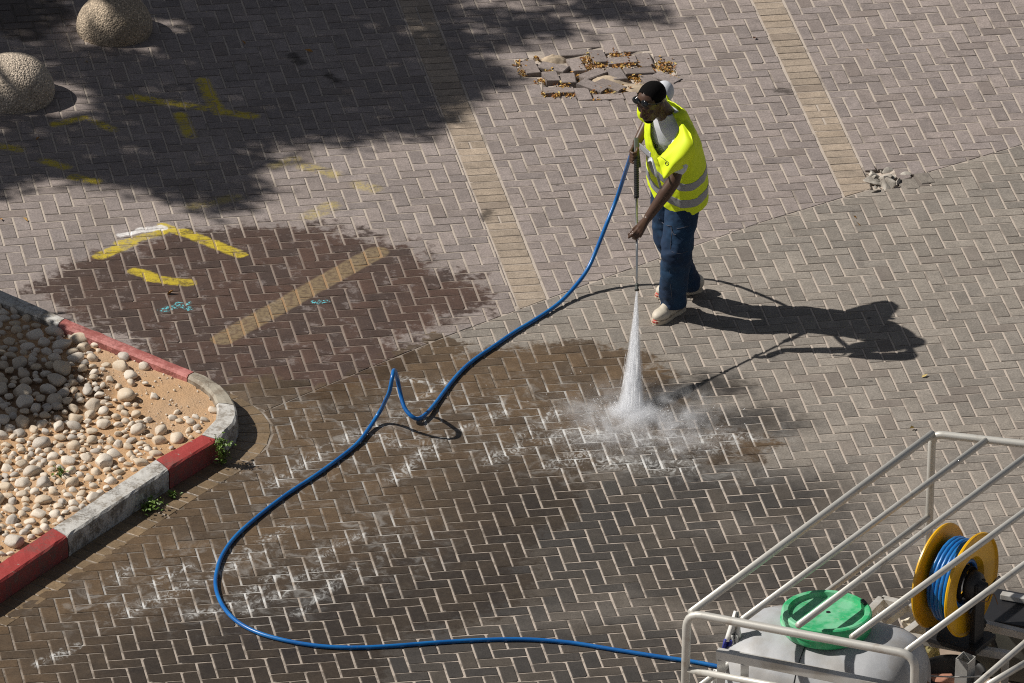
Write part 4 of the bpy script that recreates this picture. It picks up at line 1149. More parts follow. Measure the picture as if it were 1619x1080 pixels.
def body_mesh():
    bm = bmesh.new()
    # skull, face, jaw
    add_ell(bm, H(-.005, 0, .022), (.098, .076, .088), HM); add_ell(bm, H(.030, 0, -.040), (.064, .060, .078), HM); add_ell(bm, H(.052, 0, -.078), (.044, .046, .040), HM)
    add_ell(bm, H(.076, 0, -.104), (.020, .024, .018), HM); add_ell(bm, H(.082, 0, .014), (.016, .052, .016), HM)
    for s in (-1, 1):
        add_ell(bm, H(.062, s * .040, -.030), (.026, .022, .024), HM); add_ell(bm, H(-.004, s * .077, -.018), (.020, .009, .031), HM)
        add_ell(bm, H(.0865, s * .031, -.006), (.010, .014, .009), HM)
    capsule(bm, H(.088, 0, .004), H(.111, 0, -.036), .009, .014); 
    for s in (-1, 1): add_ell(bm, H(.104, s * .013, -.040), (.011, .009, .009), HM)
    add_ell(bm, H(.094, 0, -.066), (.014, .027, .008), HM); add_ell(bm, H(.090, 0, -.081), (.014, .024, .009), HM)
    # neck and trunk
    chain(bm, [B(.115, .048, 1.33), B(.175, .050, 1.41), H(-.02, 0, -.05)], [.066, .060, .062])
    rings(bm, [(0, .0, .80, .10, .08), (0, .0, .86, .165, .115), (.01, .0, .95, .165, .112), (.03, .005, 1.04, .150, .105), (.075, .03, 1.20, .170, .115), (.11, .045, 1.31, .150, .092), (.13, .05, 1.37, .08, .06)])
    chain(bm, [B(.12, .05, 1.31), SH_L], [.07, .062]); chain(bm, [B(.11, .04, 1.32), SH_R], [.07, .062])
    chain(bm, [SH_L, SH_L.lerp(EL_L, .45), EL_L, EL_L.lerp(WR_L, .3), WR_L], [.057, .050, .041, .043, .0265])
    chain(bm, [SH_R, SH_R.lerp(EL_R, .45), EL_R, EL_R.lerp(WR_R, .3), WR_R], [.057, .050, .041, .043, .0275])
    # legs
    for hip, knee, ank in ((B(0, .085, .88), B(.13, .145, .48), B(.07, .065, .09)), (B(0, -.085, .88), B(.02, -.06, .49), B(-.15, -.035, .10))):
        chain(bm, [hip, knee, knee.lerp(ank, .3), ank], [.085, .058, .055, .038])
    # left hand: laid on the lance, first fingers pointing on past it
    k0, d = P(1011, 361, .795), None
    knu = [P(1008, 357, .800), P(1009, 362, .795), P(1011, 366, .785), P(1014, 369, .775)]
    for k in knu: capsule(bm, WR_L, k, .022, .0125, 12)
    add_ell(bm, P(1015, 357, .80), (.03, .03, .018), None)
    lw = P(1008, 366, .775)
    fing = [[knu[0], P(1000, 363.5, .790), P(993.5, 370.5, .765)], [knu[1], P(1001, 370, .775), P(994, 376, .745)], [knu[2], P(1003, 374.5, .757), P(1001, 377, .735), P(1006, 376, .728)], [knu[3], P(1006, 377.5, .745), P(1005, 379, .725), P(1009, 378, .72)]]
    for f, r in zip(fing, (.0092, .0096, .0092, .0080)): chain(bm, f, [r * 1.15, r, r * .85, r * .8][:len(f)] if len(f) > 3 else [r * 1.15, r, r * .8], 10)
    chain(bm, [P(1018, 355, .80), P(1015, 367, .775), P(1012.5, 374, .755)], [.014, .0105, .009], 10)
    # right hand: closed on the trigger handle
    gp = lance(.02); ax = (LN_B - LN_A).normalized(); side = ax.cross(Vector((0, 0, 1))).normalized()
    for k in range(4):
        c = gp + Vector((0, 0, .018 - .018 * k)) + ax * (.004 * k); r = .0095 - .0006 * k
        a0 = c + PL * -.030 - ax * .012; a1 = c + PF * .030 - PL * .022 + ax * .006; a2 = c + PF * .034 + PL * .010 + ax * .006; a3 = c + PF * .014 + PL * .022
        chain(bm, [a0, a1, a2, a3], [r * 1.1, r, r * .9, r * .85], 10)
        capsule(bm, WR_R, a0, .022, .012, 10)
    chain(bm, [WR_R.lerp(gp, .4), gp + Vector((0, 0, .03)) + PL * .010, gp + Vector((0, 0, .016)) + PL * .022 + PF * .02], [.015, .011, .009], 10)
    return fuse('person', bm, .0052, 3, .5)
M_SKIN, N, o = new_mat('dark brown skin')
tc = N.add('ShaderNodeTexCoord').outputs['Object']; n1 = N.noise(tc, 22.0, 3.0); n2 = N.noise(tc, 260.0, 2.0)
c = N.mix(n1, (0.062, 0.033, 0.022), (0.105, 0.058, 0.038)); principled(N, o, c, 0.40, 0.0, bump(N, n2, .25, .001), Specular_IOR_Level=0.4)
M_HAIR = simple_mat('short black hair', (0.0055, 0.005, 0.005), 1.0, 0, .5, 300, .004, Specular_IOR_Level=.12)
M_TEE = simple_mat('light grey cotton', (0.60, 0.62, 0.66), .9, 0, .10, 40, .002)
M_VEST = simple_mat('fluorescent yellow vest', (0.74, 0.90, 0.012), .62, 0, .06, 25, .001)
M_REFL = simple_mat('grey reflective tape', (0.30, 0.31, 0.33), .42, .25, .10, 60)
M_JEAN = simple_mat('dark blue denim', (0.0045, 0.022, 0.060), .9, 0, .45, 28, .003, (0.008, 0.046, 0.105), .6)
M_STITCH = simple_mat('denim seam', (0.07, 0.075, 0.10), .8)
M_SHOE = simple_mat('cream trainer leather', (0.62, 0.56, 0.46), .6, 0, .12, 40, .002, (0.40, 0.33, 0.24), .5)
M_SOLE = simple_mat('dirty white rubber', (0.55, 0.47, 0.36), .7, 0, .2, 30); M_REDRUB = simple_mat('red rubber', (0.48, 0.05, 0.04), .6); M_LACE = simple_mat('white lace', (0.78, 0.77, 0.75), .8)
M_BLACKP = simple_mat('black plastic', (0.012, 0.012, 0.013), .38); M_GLASS = simple_mat('dark lens', (0.006, 0.007, 0.009), .08)

man = put('person', body_mesh(), M_SKIN, None); man.location = PO
tag(man, 'man in yellow reflective vest and dark jeans washing the paving with a lance', 'person')

# hair, beard, sunglasses pushed up on the forehead
bm = bmesh.new(); add_ell(bm, H(-.010, 0, .029), (.1005, .0795, .0905), HM, 40, 28)
kill = [v for v in bm.verts if (lambda q: (q.dot(HU) < .012 - .55 * max(0, -q.dot(HF) - .02) and q.dot(HF) > -.075) or (q.dot(HF) > .042 + q.dot(HU) * .10) or q.dot(HU) < -.055)(v.co - HC)]
bmesh.ops.delete(bm, geom=kill, context='VERTS'); hair = from_bm('hair', bm, M_HAIR, man, True); wrinkle(hair.data, .0015, (160, 160, 160))
bm = bmesh.new(); add_ell(bm, H(.070, 0, -.098), (.030, .036, .024), HM); put('beard', fuse('beard', bm, .005, 2), M_HAIR, man)
g = empty('sunglasses', parent=man)
for s in (-1, 1):
    bm = bmesh.new(); add_ell(bm, H(.090, s * .034, .062), (.008, .031, .021), Matrix((HF * .8 + HU * .6, HL, HU * .8 - HF * .6)).transposed(), 20, 12); from_bm('lens', bm, M_GLASS, g, True)
    bm = bmesh.new(); add_tube(bm, [H(.084, s * .062, .066), H(.055, s * .078, .045), H(.00, s * .083, .020)], [.004, .0035, .003], 8); from_bm('temple', bm, M_BLACKP, g, True)
tube('bridge', [H(.096, -.010, .066), H(.099, 0, .068), H(.096, .010, .066)], .004, M_BLACKP, g)

# T-shirt
bm = bmesh.new()
rings(bm, [(.01, .0, .90, .175, .125), (.03, .005, 1.04, .168, .122), (.075, .03, 1.20, .185, .130), (.11, .045, 1.31, .165, .108), (.135, .05, 1.385, .088, .075), (.15, .05, 1.405, .075, .068)])
chain(bm, [B(.12, .05, 1.315), SH_L, SH_L.lerp(EL_L, .62)], [.082, .074, .072]); chain(bm, [B(.11, .04, 1.325), SH_R, SH_R.lerp(EL_R, .86)], [.082, .074, .064])
me = fuse('t_shirt', bm, .009, 4); wrinkle(me, .006, (9, 9, 5), 2.0); tee = put('t_shirt', me, M_TEE, man); tee['label'] = 'light grey T-shirt showing in the vest opening'
# printed ring and line of tiny print on the shirt front
def on_surface(me, px, py, off=.003):
    """where the sight line through a pixel meets a garment"""
    from mathutils.bvhtree import BVHTree
    if me not in _bvh: _bvh[me] = BVHTree.FromPolygons([v.co[:] for v in me.vertices], [tuple(p.vertices) for p in me.polygons])
    o_ = CAM - PO; d = (G(px, py) - CAM).normalized(); hit = _bvh[me].ray_cast(o_, d)
    return (hit[0] - d * off) if hit[0] else None
_bvh = {}
M_PRINT = simple_mat('dark print', (0.03, 0.035, 0.04), .6)
def print_marks(name, me, parent, ring, rr_, line):
    bm = bmesh.new(); pts = [on_surface(me, ring[0] + rr_ * math.cos(a), ring[1] + rr_ * 1.1 * math.sin(a)) for a in (k * math.pi / 8 for k in range(17))]
    if all(pts): add_tube(bm, pts, .0018, 5)
    c = on_surface(me, *ring)
    if c: add_ell(bm, c, (.003, .003, .003), None, 8, 6)
    n = 7
    for k in range(n):
        a = on_surface(me, line[0][0] + (line[1][0] - line[0][0]) * k / n, line[0][1] + (line[1][1] - line[0][1]) * k / n); b = on_surface(me, line[0][0] + (line[1][0] - line[0][0]) * (k + .6) / n, line[0][1] + (line[1][1] - line[0][1]) * (k + .6) / n)
        if a and b: add_tube(bm, [a, b], .0019, 5)
    from_bm(name, bm, M_PRINT, parent)
print_marks('print', tee.data, tee, (1038, 231), 2.2, ((1032, 225), (1037, 229)))

# vest: loose hull over trunk and shoulders, opened at front, neck, arms and hem
bm = bmesh.new()
rings(bm, [(.0, .02, .66, .196, .160), (.005, .02, .76, .200, .162), (.02, .018, .90, .204, .160), (.035, .02, 1.04, .200, .154), (.078, .035, 1.18, .196, .152), (.11, .042, 1.29, .172, .128), (.13, .05, 1.395, .125, .095), (.15, .05, 1.43, .07, .06)])
chain(bm, [B(.12, .06, 1.325), SH_L + B(0, .01, .005), SH_L.lerp(EL_L, .34) + B(.0, .012, 0)], [.088, .080, .080]); chain(bm, [B(.11, .04, 1.335), SH_R, SH_R.lerp(EL_R, .30)], [.098, .090, .088])
me = fuse('vest', bm, .0085, 5)
wrinkle(me, .012, (9, 9, 3.2), 5.0, lambda c: .35 + .65 * min(1, max(0, (1.32 - c.z) / .35))); wrinkle(me, .0045, (26, 26, 15), 1.0)
hull = me.copy()
OPEN = [(1028.5, 150), (1030, 140), (1052, 150), (1061, 172), (1074, 203), (1066, 222), (1043, 248), (1034, 234), (1029, 215)]
up = Vector((0, 0, 1)); tilt = (up + PL * .50 + PF * .34).normalized()     # the vest sags to his left
def garment(me, bands, front):
    bm = bmesh.new(); bm.from_mesh(me)
    def cut(co, no): bmesh.ops.bisect_plane(bm, geom=bm.verts[:] + bm.edges[:] + bm.faces[:], dist=1e-5, plane_co=co, plane_no=no)
    hemn = tilt; cut(B(0, 0, .857), hemn)
    for b in bands: cut(*b)
    kill = []
    arm = [(SH_L.lerp(EL_L, .50), (EL_L - SH_L).normalized(), SH_L), (SH_R.lerp(EL_R, .34), (EL_R - SH_R).normalized(), SH_R)]
    for a, d, s in arm: cut(a, d)
    view = -FWD
    for f in bm.faces:
        c = f.calc_center_median(); k = (c - B(0, 0, .857)).dot(hemn) < 0
        for a, d, s in arm: k = k or ((c - a).dot(d) > 0 and (c - a).length < .13)
        n = c - B(.165, .05, 1.41); k = k or (n.length < .082 or c.z > 1.418)
        if f.normal.dot(view) > -.25 and in_poly(*to_px(c + PO), OPEN) and c.z > 1.02: k = True
        if k: kill.append(f)
    bmesh.ops.delete(bm, geom=kill, context='FACES')
    for _ in range(8):
        new = {}
        for v in bm.verts:
            be = [e for e in v.link_edges if e.is_boundary]
            if len(be) == 2: new[v] = (be[0].other_vert(v).co + be[1].other_vert(v).co) * .25 + v.co * .5
        for v, q in new.items(): v.co = q
    bmesh.ops.delete(bm, geom=[v for v in bm.verts if not v.link_faces], context='VERTS')
    return bm
def thick(name, bm, mat, parent, t):
    me = bpy.data.meshes.new(name); bm.to_mesh(me); bm.free(); o = bpy.data.objects.new(name, me); COL.objects.link(o)
    m = o.modifiers.new('t', 'SOLIDIFY'); m.thickness = t; m.offset = 1.0; res = evaluated(o); bpy.data.objects.remove(o); bpy.data.meshes.remove(me); res.name = name
    return put(name, res, mat, parent)
ZB = [(.912, .968), (1.035, 1.088)]
bands = [(B(0, 0, z), tilt) for pr in ZB for z in pr]
vest = thick('vest', garment(hull, bands, True), M_VEST, man, .004); vest['label'] = 'bright yellow high-visibility vest hanging open at the neck'
bm0 = garment(hull, bands, True); bm0.normal_update()
for k, (za, zb) in enumerate(ZB):
    b2 = bm0.copy(); kill = [f for f in b2.faces if not (0 < (f.calc_center_median() - B(0, 0, za)).dot(tilt) and (f.calc_center_median() - B(0, 0, zb)).dot(tilt) < 0) or any((f.calc_center_median() - s).length < .12 for s in (SH_L, SH_R))]
    bmesh.ops.delete(b2, geom=kill, context='FACES'); b2.normal_update()
    for v in b2.verts: v.co += v.normal * .0035
    thick('reflective_strip', b2, M_REFL, vest, .002)
def sheet(name, grid, mat, parent, n=8, fold=.006, seed=0, t=.004):
    rows = [spline([P(*q) for q in r], n) for r in grid]; cols = [spline(list(c), n) for c in zip(*rows)]
    bm = bmesh.new(); vv = []
    for i, c in enumerate(cols):
        vv.append([])
        for j, q in enumerate(c):
            w = fold * mnoise.noise(Vector((i * .10 + seed, j * .045, 1))) ; vv[-1].append(bm.verts.new(q + (-FWD) * w * 2))
    for i in range(len(vv) - 1):
        for j in range(len(vv[0]) - 1): bm.faces.new((vv[i][j], vv[i + 1][j], vv[i + 1][j + 1], vv[i][j + 1]))
    bm.normal_update(); return thick(name, bm, mat, parent, t)
# the left front panel sags off the shoulder and folds over itself above the arm
flap = sheet('front_panel', [[(1059, 171, 1.415), (1073, 186, 1.405), (1088, 206, 1.385), (1095, 219, 1.35)], [(1074, 203, 1.375), (1081, 211, 1.375), (1093, 226, 1.345), (1101, 238, 1.285)],
                              [(1066, 222, 1.315), (1074, 232, 1.315), (1086, 246, 1.275), (1094, 254, 1.22)], [(1046, 245, 1.225), (1056, 254, 1.225), (1068, 262, 1.205), (1080, 266, 1.165)],
                              [(1039, 250, 1.195), (1045, 267, 1.155), (1050, 283, 1.105), (1064, 273, 1.135)]], M_VEST, vest, 8, .020, 3.3)
print_marks('print', flap.data, vest, (1054.5, 258.5), 2.7, ((1044.5, 247.5), (1053, 254)))
# tape down the right front panel and over the fold
sheet('reflective_strip', [[(1011.5, 226, 1.20), (1013, 236, 1.17)], [(1019, 232, 1.215), (1020, 243, 1.18)], [(1029, 241, 1.225), (1029, 250, 1.195)]], M_REFL, vest, 5, .002)
sheet('reflective_strip', [[(1026, 250, 1.19), (1024, 257, 1.17)], [(1031, 249, 1.20), (1030, 256, 1.18)], [(1036, 262, 1.165), (1033, 266, 1.155)], [(1041, 278, 1.12), (1038, 280, 1.115)], [(1047, 297, 1.04), (1043, 299, 1.035)]], M_REFL, vest, 5, .002)
# short sleeve hem with a small white tag
tg = sheet('tag', [[(1079, 262, 1.19), (1082, 268, 1.165)], [(1085, 258, 1.20), (1087, 264, 1.175)]], M_TEE, tee, 4, 0, 0, .002)
# trousers
bm = bmesh.new()
rings(bm, [(.0, .0, .78, .165, .125), (.005, .0, .86, .182, .138), (.01, .0, .95, .175, .128), (.015, .0, 1.0, .168, .120)])
LEGS = [(B(.01, .088, .84), B(.07, .115, .66), B(.125, .140, .47), B(.10, .105, .27), B(.072, .066, .085)), (B(0, -.085, .84), B(.015, -.07, .66), B(.015, -.058, .48), B(-.07, -.048, .28), B(-.150, -.036, .115))]
for L_, rr_ in zip(LEGS, ([.108, .104, .095, .089, .083], [.106, .100, .090, .084, .076])): chain(bm, L_, rr_, 24)
me = fuse('trousers', bm, .009, 4)
wrinkle(me, .010, (7, 7, 11), 4.0, lambda c: .5 + .9 * math.exp(-((c.z - .47) / .14) ** 2) + 1.0 * math.exp(-((c.z - .12) / .10) ** 2)); wrinkle(me, .004, (20, 20, 34), 8.0)
# flat, open cuffs
bm = bmesh.new(); bm.from_mesh(me); bmesh.ops.bisect_plane(bm, geom=bm.verts[:] + bm.edges[:] + bm.faces[:], plane_co=B(0, 0, .075), plane_no=(0, 0, 1), clear_inner=True); bm.to_mesh(me); bm.free()
tro = put('trousers', me, M_JEAN, man)
def seam(px, r=.0022, off=.002):
    pts = [on_surface(me, x, y, off) for x, y in px]; pts = [p for p in pts if p]
    if len(pts) > 1: tube('seam', spline(pts, 3), r, M_STITCH, tro, 5)
seam([(1043, 346), (1047, 352), (1054, 356), (1062, 358)]); seam([(1061, 360), (1063, 366), (1066, 371), (1069, 371)], .003); seam([(1070, 362), (1080, 360), (1090, 357)], .0018); seam([(1062, 366), (1060, 392), (1059, 430), (1062, 470)], .0016)
seam([(1062, 398), (1075, 401), (1088, 397)], .0015)

# shoes
def shoe(toe, heel, label):
    d = (toe - heel); ln = d.length; d = d.normalized(); s = Vector((-d.y, d.x, 0)); M3 = Matrix((d, s, Vector((0, 0, 1)))).transposed(); root = empty('shoe', parent=man)
    if label: root['label'] = label
    q = lambda x, y, z: heel + d * (x * ln) + s * y + Vector((0, 0, z))
    bm = bmesh.new(); add_ell(bm, q(.15, 0, .062), (.060, .043, .058), M3); add_ell(bm, q(.46, 0, .055), (.095, .047, .050), M3); add_ell(bm, q(.75, 0, .046), (.075, .050, .040), M3); capsule(bm, q(.18, 0, .07), q(.24, 0, .120), .047, .046); capsule(bm, q(.32, 0, .098), q(.66, 0, .064), .040, .036)
    me = fuse('upper', bm, .006, 3)
    for v in me.vertices: v.co.z = max(v.co.z, .016)
    put('upper', me, M_SHOE, root)
    def outline(off): return [(q(x, 0, 0) + s * y * off) for x, y in ((.0, .0), (.02, .022), (.08, .036), (.25, .040), (.45, .038), (.65, .047), (.82, .048), (.94, .034), (1.0, .012), (1.0, -.012), (.94, -.034), (.82, -.047), (.65, -.044), (.45, -.036), (.25, -.039), (.08, -.036), (.02, -.022))]
    def slab(name, pts, z0, z1, mat):
        n = len(pts); V = [Vector((p.x, p.y, z0)) for p in pts] + [Vector((p.x, p.y, z1)) for p in pts]
        from_py(name, V, [tuple(range(n))[::-1], tuple(range(n, 2 * n))] + [(i, (i + 1) % n, n + (i + 1) % n, n + i) for i in range(n)], mat, root)
    pts = outline(1.04); slab('sole', pts, .002, .027, M_SOLE)
    bm = bmesh.new(); add_ell(bm, q(.955, 0, .018), (.016, .026, .013), M3); from_bm('toe_cap', bm, M_REDRUB, root, True)
    bm = bmesh.new()
    for k in range(5):
        x = .40 + .065 * k; z = .143 - .034 * k / 2.2
        pts = []
        for j in range(9):
            a = -1.0 + 2.0 * j / 8; pts.append(q(x + .015 * (1 if k % 2 else -1) * a, .026 * a, z - .012 * a * a - .004 * k))
        add_tube(bm, pts, .0034, 6)
    from_bm('lace', bm, M_LACE, root, True)
shoe(P(1034, 514, 0), P(1081, 487, 0), None); shoe(P(1036, 471, 0), P(1110, 459, 0), None)

# ------------------------------------------------------------------ lance
M_STEEL = simple_mat('bright steel', (0.62, 0.62, 0.60), .28, 1.0, .10, 40); M_GUN = simple_mat('dark grey gun body', (0.055, 0.062, 0.055), .5)
lr = empty('pressure_lance', PO); tag(lr, 'long pressure washer lance with black sleeve and steel tube held by the worker', 'lance')
ax = (LN_B - LN_A).normalized()
tube('barrel', [lance(.30), lance(.985)], .0075, M_STEEL, lr, 12)
bm = bmesh.new(); n = 44; path = [lance(.055 + .285 * k / n) for k in range(n + 1)]; add_tube(bm, path, [.0165 if k % 2 else .0135 for k in range(n + 1)], 14); from_bm('grip_sleeve', bm, M_BLACKP, lr)
bm = bmesh.new(); side = ax.cross(up).normalized(); nrm = side.cross(ax)
bar(bm, lance(-.085), lance(.06), .030, .042, nrm, .008); bar(bm, lance(-.02) , lance(.01) - up * .11 - PF * .02, .026, .034, side, .008)
from_bm('gun_body', bm, M_GUN, lr)
tube('trigger', spline([lance(.03) - up * .012, lance(.035) - up * .05, lance(.015) - up * .085], 5), .006, M_BLACKP, lr, 8)
bm = bmesh.new(); add_tube(bm, [lance(.955), lance(.962), lance(.970), lance(.972), lance(.990), lance(.992), lance(1.0)], [.010, .013, .013, .010, .010, .015, .015], 12); from_bm('nozzle', bm, M_GUN, lr)

# ------------------------------------------------------------------ hose
def sharp(o, a=32):
    o.data.set_sharp_from_angle(angle=R(a)); return o
M_HOSE, N, o = new_mat('blue rubber hose')
tc = N.add('ShaderNodeTexCoord').outputs['Object']; n1 = N.noise(tc, 6.0, 3.0); n2 = N.noise(tc, 180.0, 2.0)
c = N.mix(N.ramp(n1, .35, .7), (0.005, 0.112, 0.375), (0.010, 0.16, 0.46)); c = N.mix(N.math('MULTIPLY', N.ramp(N.noise(tc, 35.0, 4.0, .7), .58, .72), .45), c, (0.16, 0.16, 0.15))      # scuffs and dried mud
principled(N, o, c, 0.33, 0.0, bump(N, n2, .15, .001))
HR = .0127
hp = [(1003, 233, 1.07), (1000, 238, 1.02), (994, 256, .86), (985, 284, .66), (975, 314, .51), (960, 352, .385), (945, 390, .245), (930, 424, .135), (910, 452, .065), (884, 479, .024), (850, 503, HR), (815, 524, HR), (780, 548, HR), (748, 570, HR), (727, 589, HR), (707, 613, HR), (690, 636, .016), (676, 652, .025),
      (663, 661.5, .030), (652, 659, .050), (640, 645, .085), (633, 622, .15), (628.5, 600, .240), (625.5, 589, .340), (622.5, 586, .385), (620, 598, .370), (616, 618, .290), (610.5, 631, .215), (604, 645, .110), (596, 658, .050), (583, 678, .022), (566, 700, .016), (540, 722, HR), (500, 751, HR), (450, 784, HR), (405, 819, HR), (372, 849, HR), (352, 877, HR), (343, 903, HR), (341, 926, HR), (348, 950, HR),
      (363, 972, HR), (386, 990, HR), (418, 1004, HR), (462, 1015, HR), (510, 1022, HR), (560, 1024, HR), (620, 1021.5, HR), (690, 1016, HR), (760, 1012, HR), (830, 1011, HR), (900, 1016, HR), (970, 1027, HR), (1040, 1038, HR), (1100, 1047, HR), (1170, 1060, HR), (1300, 1080, HR), (1420, 1075, HR)]
ho = tube('pressure_hose', spline([G(*q) for q in hp], 7), HR, M_HOSE, None, 12)
tag(ho, 'long blue pressure hose looping over the wet paving from lance to trailer', 'hose')

# ------------------------------------------------------------------ water
JA, JB = P(1007, 461, .512) + PO, G(998, 656)
JD = JB - JA; JL = JD.length; Jd = JD.normalized(); J1 = Jd.orthogonal().normalized(); J2 = Jd.cross(J1)
def water_mat(name, alpha, col=(0.95, 0.96, 0.97)):
    m, N, o = new_mat(name)
    d = N.add('ShaderNodeBsdfDiffuse', {'Color': (*col, 1)}); t = N.add('ShaderNodeBsdfTranslucent', {'Color': (*col, 1)}); a = N.add('ShaderNodeMixShader', {0: .45, 1: d.outputs[0], 2: t.outputs[0]})
    g = N.add('ShaderNodeBsdfGlossy', {'Color': (1, 1, 1, 1), 'Roughness': .25}); b = N.add('ShaderNodeMixShader', {0: .12, 1: a.outputs[0], 2: g.outputs[0]})
    tr = N.add('ShaderNodeBsdfTransparent'); mx = N.add('ShaderNodeMixShader', {0: alpha, 1: tr.outputs[0], 2: b.outputs[0]}); N.l.new(mx.outputs[0], o.inputs[0]); return m
M_STREAK = water_mat('spraying water', .16); M_DROP = water_mat('water drop', .55)
rw = random.Random(31); bm = bmesh.new()
def jet_pt(t, rr_, a): w = .006 + .078 * t ** 1.15; return JA + Jd * (JL * t) + (J1 * math.cos(a) + J2 * math.sin(a)) * (w * rr_)
for k in range(900):
    a = rw.uniform(0, 6.28); r = min(1.25, abs(rw.gauss(0, .5))); t0 = rw.random() ** .75 * .96; ln = rw.uniform(.04, .20); t1 = min(1.0, t0 + ln); th = rw.uniform(.0012, .0036) * (.5 + t0)
    add_tube(bm, [jet_pt(t0, r, a), jet_pt((t0 + t1) / 2, r, a), jet_pt(t1, r, a)], [.0003, th, .0003], 4, False)
jet = empty('water_jet', JA); tag(jet, 'white jet of water fanning out from the lance nozzle onto the paving', 'water jet')
for v in bm.verts: v.co -= JA
from_bm('streaks', bm, M_STREAK, jet, True)['kind'] = 'stuff'
def vol_mat(name, build):
    m, N, o = new_mat(name); pos = N.add('ShaderNodeNewGeometry').outputs['Position']; d = build(N, pos)
    v = N.add('ShaderNodeVolumePrincipled', {'Color': (0.97, 0.98, 1.0, 1), 'Density': d, 'Anisotropy': .2}); N.l.new(v.outputs[0], o.inputs['Volume']); return m
def jet_density(N, pos):
    q = N.vec('SUBTRACT', pos, tuple(JA)).outputs[0]; t = N.math('DIVIDE', N.vec('DOT_PRODUCT', q, tuple(Jd)).outputs['Value'], JL)
    x = N.vec('DOT_PRODUCT', q, tuple(J1)).outputs['Value']; y = N.vec('DOT_PRODUCT', q, tuple(J2)).outputs['Value']
    w = N.math('ADD', .0075, N.math('MULTIPLY', N.math('POWER', N.math('MAXIMUM', t, .0001), 1.15), .088))
    rad = N.math('DIVIDE', N.math('SQRT', N.math('ADD', N.math('MULTIPLY', x, x), N.math('MULTIPLY', y, y))), w)
    nv = N.add('ShaderNodeCombineXYZ', {0: N.math('DIVIDE', x, N.math('ADD', w, .02)), 1: N.math('DIVIDE', y, N.math('ADD', w, .02)), 2: N.math('MULTIPLY', t, 2.2)}).outputs[0]
    n = N.ramp(N.noise(nv, 3.4, 4.0, .65), .36, .68)
    core = N.ramp(rad, 1.0, .05); return N.math('MULTIPLY', N.math('MULTIPLY', core, N.math('ADD', .18, n)), N.math('DIVIDE', 14.0, N.math('ADD', w, .006)))
bm = bmesh.new(); pth = [JA + Jd * (JL * k / 12) for k in range(13)]; add_tube(bm, [p - JA for p in pth], [.010 + .094 * (k / 12) ** 1.15 for k in range(13)], 20)
from_bm('spray', bm, vol_mat('fine spray', jet_density), jet, True)['kind'] = 'stuff'
# splash: drops thrown up round the impact and a thin mist drifting towards the viewer
SPC = JB.copy()
V, F = [], []
oc = bmesh.new(); bmesh.ops.create_icosphere(oc, subdivisions=1, radius=1.0); ov = [v.co.copy() for v in oc.verts]; of = [tuple(v.index for v in f.verts) for f in oc.faces]; oc.free()
for k in range(700):
    a = rw.uniform(0, 6.28); r = abs(rw.gauss(0, .13)) if rw.random() < .6 else abs(rw.gauss(0, .30)); q = SPC + Vector((math.cos(a) * r * 1.25, math.sin(a) * r - .25 * r, 0)); q.z = .004 + abs(rw.gauss(0, .035)) * math.exp(-r * 3)
    s = rw.uniform(.0010, .0024) * (1.3 if rw.random() < .1 else 1); d = Vector((math.cos(a), math.sin(a), rw.uniform(.0, .8))).normalized(); el = rw.uniform(1, 6) * math.exp(-r); b = len(V)
    for c in ov: V.append(q + c * s + d * (c.dot(d) * s * el))
    F += [tuple(i + b for i in f) for f in of]
sp = from_py('splash', V, F, M_DROP, smooth=True); tag(sp, 'drops splashing up where the water jet hits the paving', None, None, 'stuff')
def mist_density(N, pos):
    q = N.vec('SUBTRACT', pos, tuple(SPC + Vector((.08, -.16, 0)))).outputs[0]; e = N.vec('LENGTH', N.vec('MULTIPLY', q, (1 / .75, 1 / .68, 1 / .16)).outputs[0]).outputs['Value']
    e2 = N.vec('LENGTH', N.vec('MULTIPLY', N.vec('SUBTRACT', pos, tuple(SPC + Vector((0, -.02, 0)))).outputs[0], (1 / .24, 1 / .20, 1 / .075)).outputs[0]).outputs['Value']
    n = N.ramp(N.noise(N.vec('MULTIPLY', pos, (1.0, .8, 1.0)).outputs[0], 8.0, 5.0, .68, dist=.8), .40, .72)
    return N.math('ADD', N.math('MULTIPLY', N.math('MULTIPLY', N.ramp(e, 1.0, .1), n), 15.0), N.math('MULTIPLY', N.math('MULTIPLY', N.ramp(e2, 1.0, .15), N.math('ADD', .25, n)), 75.0))
bm = bmesh.new(); add_ell(bm, SPC + Vector((.03, -.16, .075)), (.78, .72, .090), None, 32, 12)
ms = from_bm('water_mist', bm, vol_mat('water mist', mist_density), None, True); tag(ms, 'thin white mist drifting over the wet paving around the jet', None, None, 'stuff')

# ------------------------------------------------------------------ washer trailer (only its upper part is in view)
ZT, ZF = 1.75, .62
M_GALV, N, o = new_mat('galvanised tube')
tc = N.add('ShaderNodeTexCoord').outputs['Object']; n1 = N.noise(tc, 9.0, 4.0, .6); n2 = N.noise(tc, 120.0, 3.0, .6)
c = N.mix(n1, (0.66, 0.645, 0.60), (0.52, 0.50, 0.45)); c = N.mix(N.math('MULTIPLY', N.ramp(n1, .58, .72), .35), c, (0.30, 0.20, 0.12))
principled(N, o, c, N.math('ADD', .36, N.math('MULTIPLY', n2, .2)), .30, bump(N, n2, .2, .001))
M_ALU = simple_mat('grey aluminium section', (0.62, 0.61, 0.58), .42, .2, .12, 20, .001, (0.30, 0.26, 0.20), .6)
M_TANK = simple_mat('grey polythene tank', (0.43, 0.44, 0.455), .5, 0, .10, 22, .002, (0.27, 0.245, 0.21), .55)
M_LID, N, o = new_mat('sun-faded green lid')
tc = N.add('ShaderNodeTexCoord').outputs['Object']; n1 = N.noise(tc, 7.0, 4.0, .6); n2 = N.noise(tc, 60.0, 3.0)
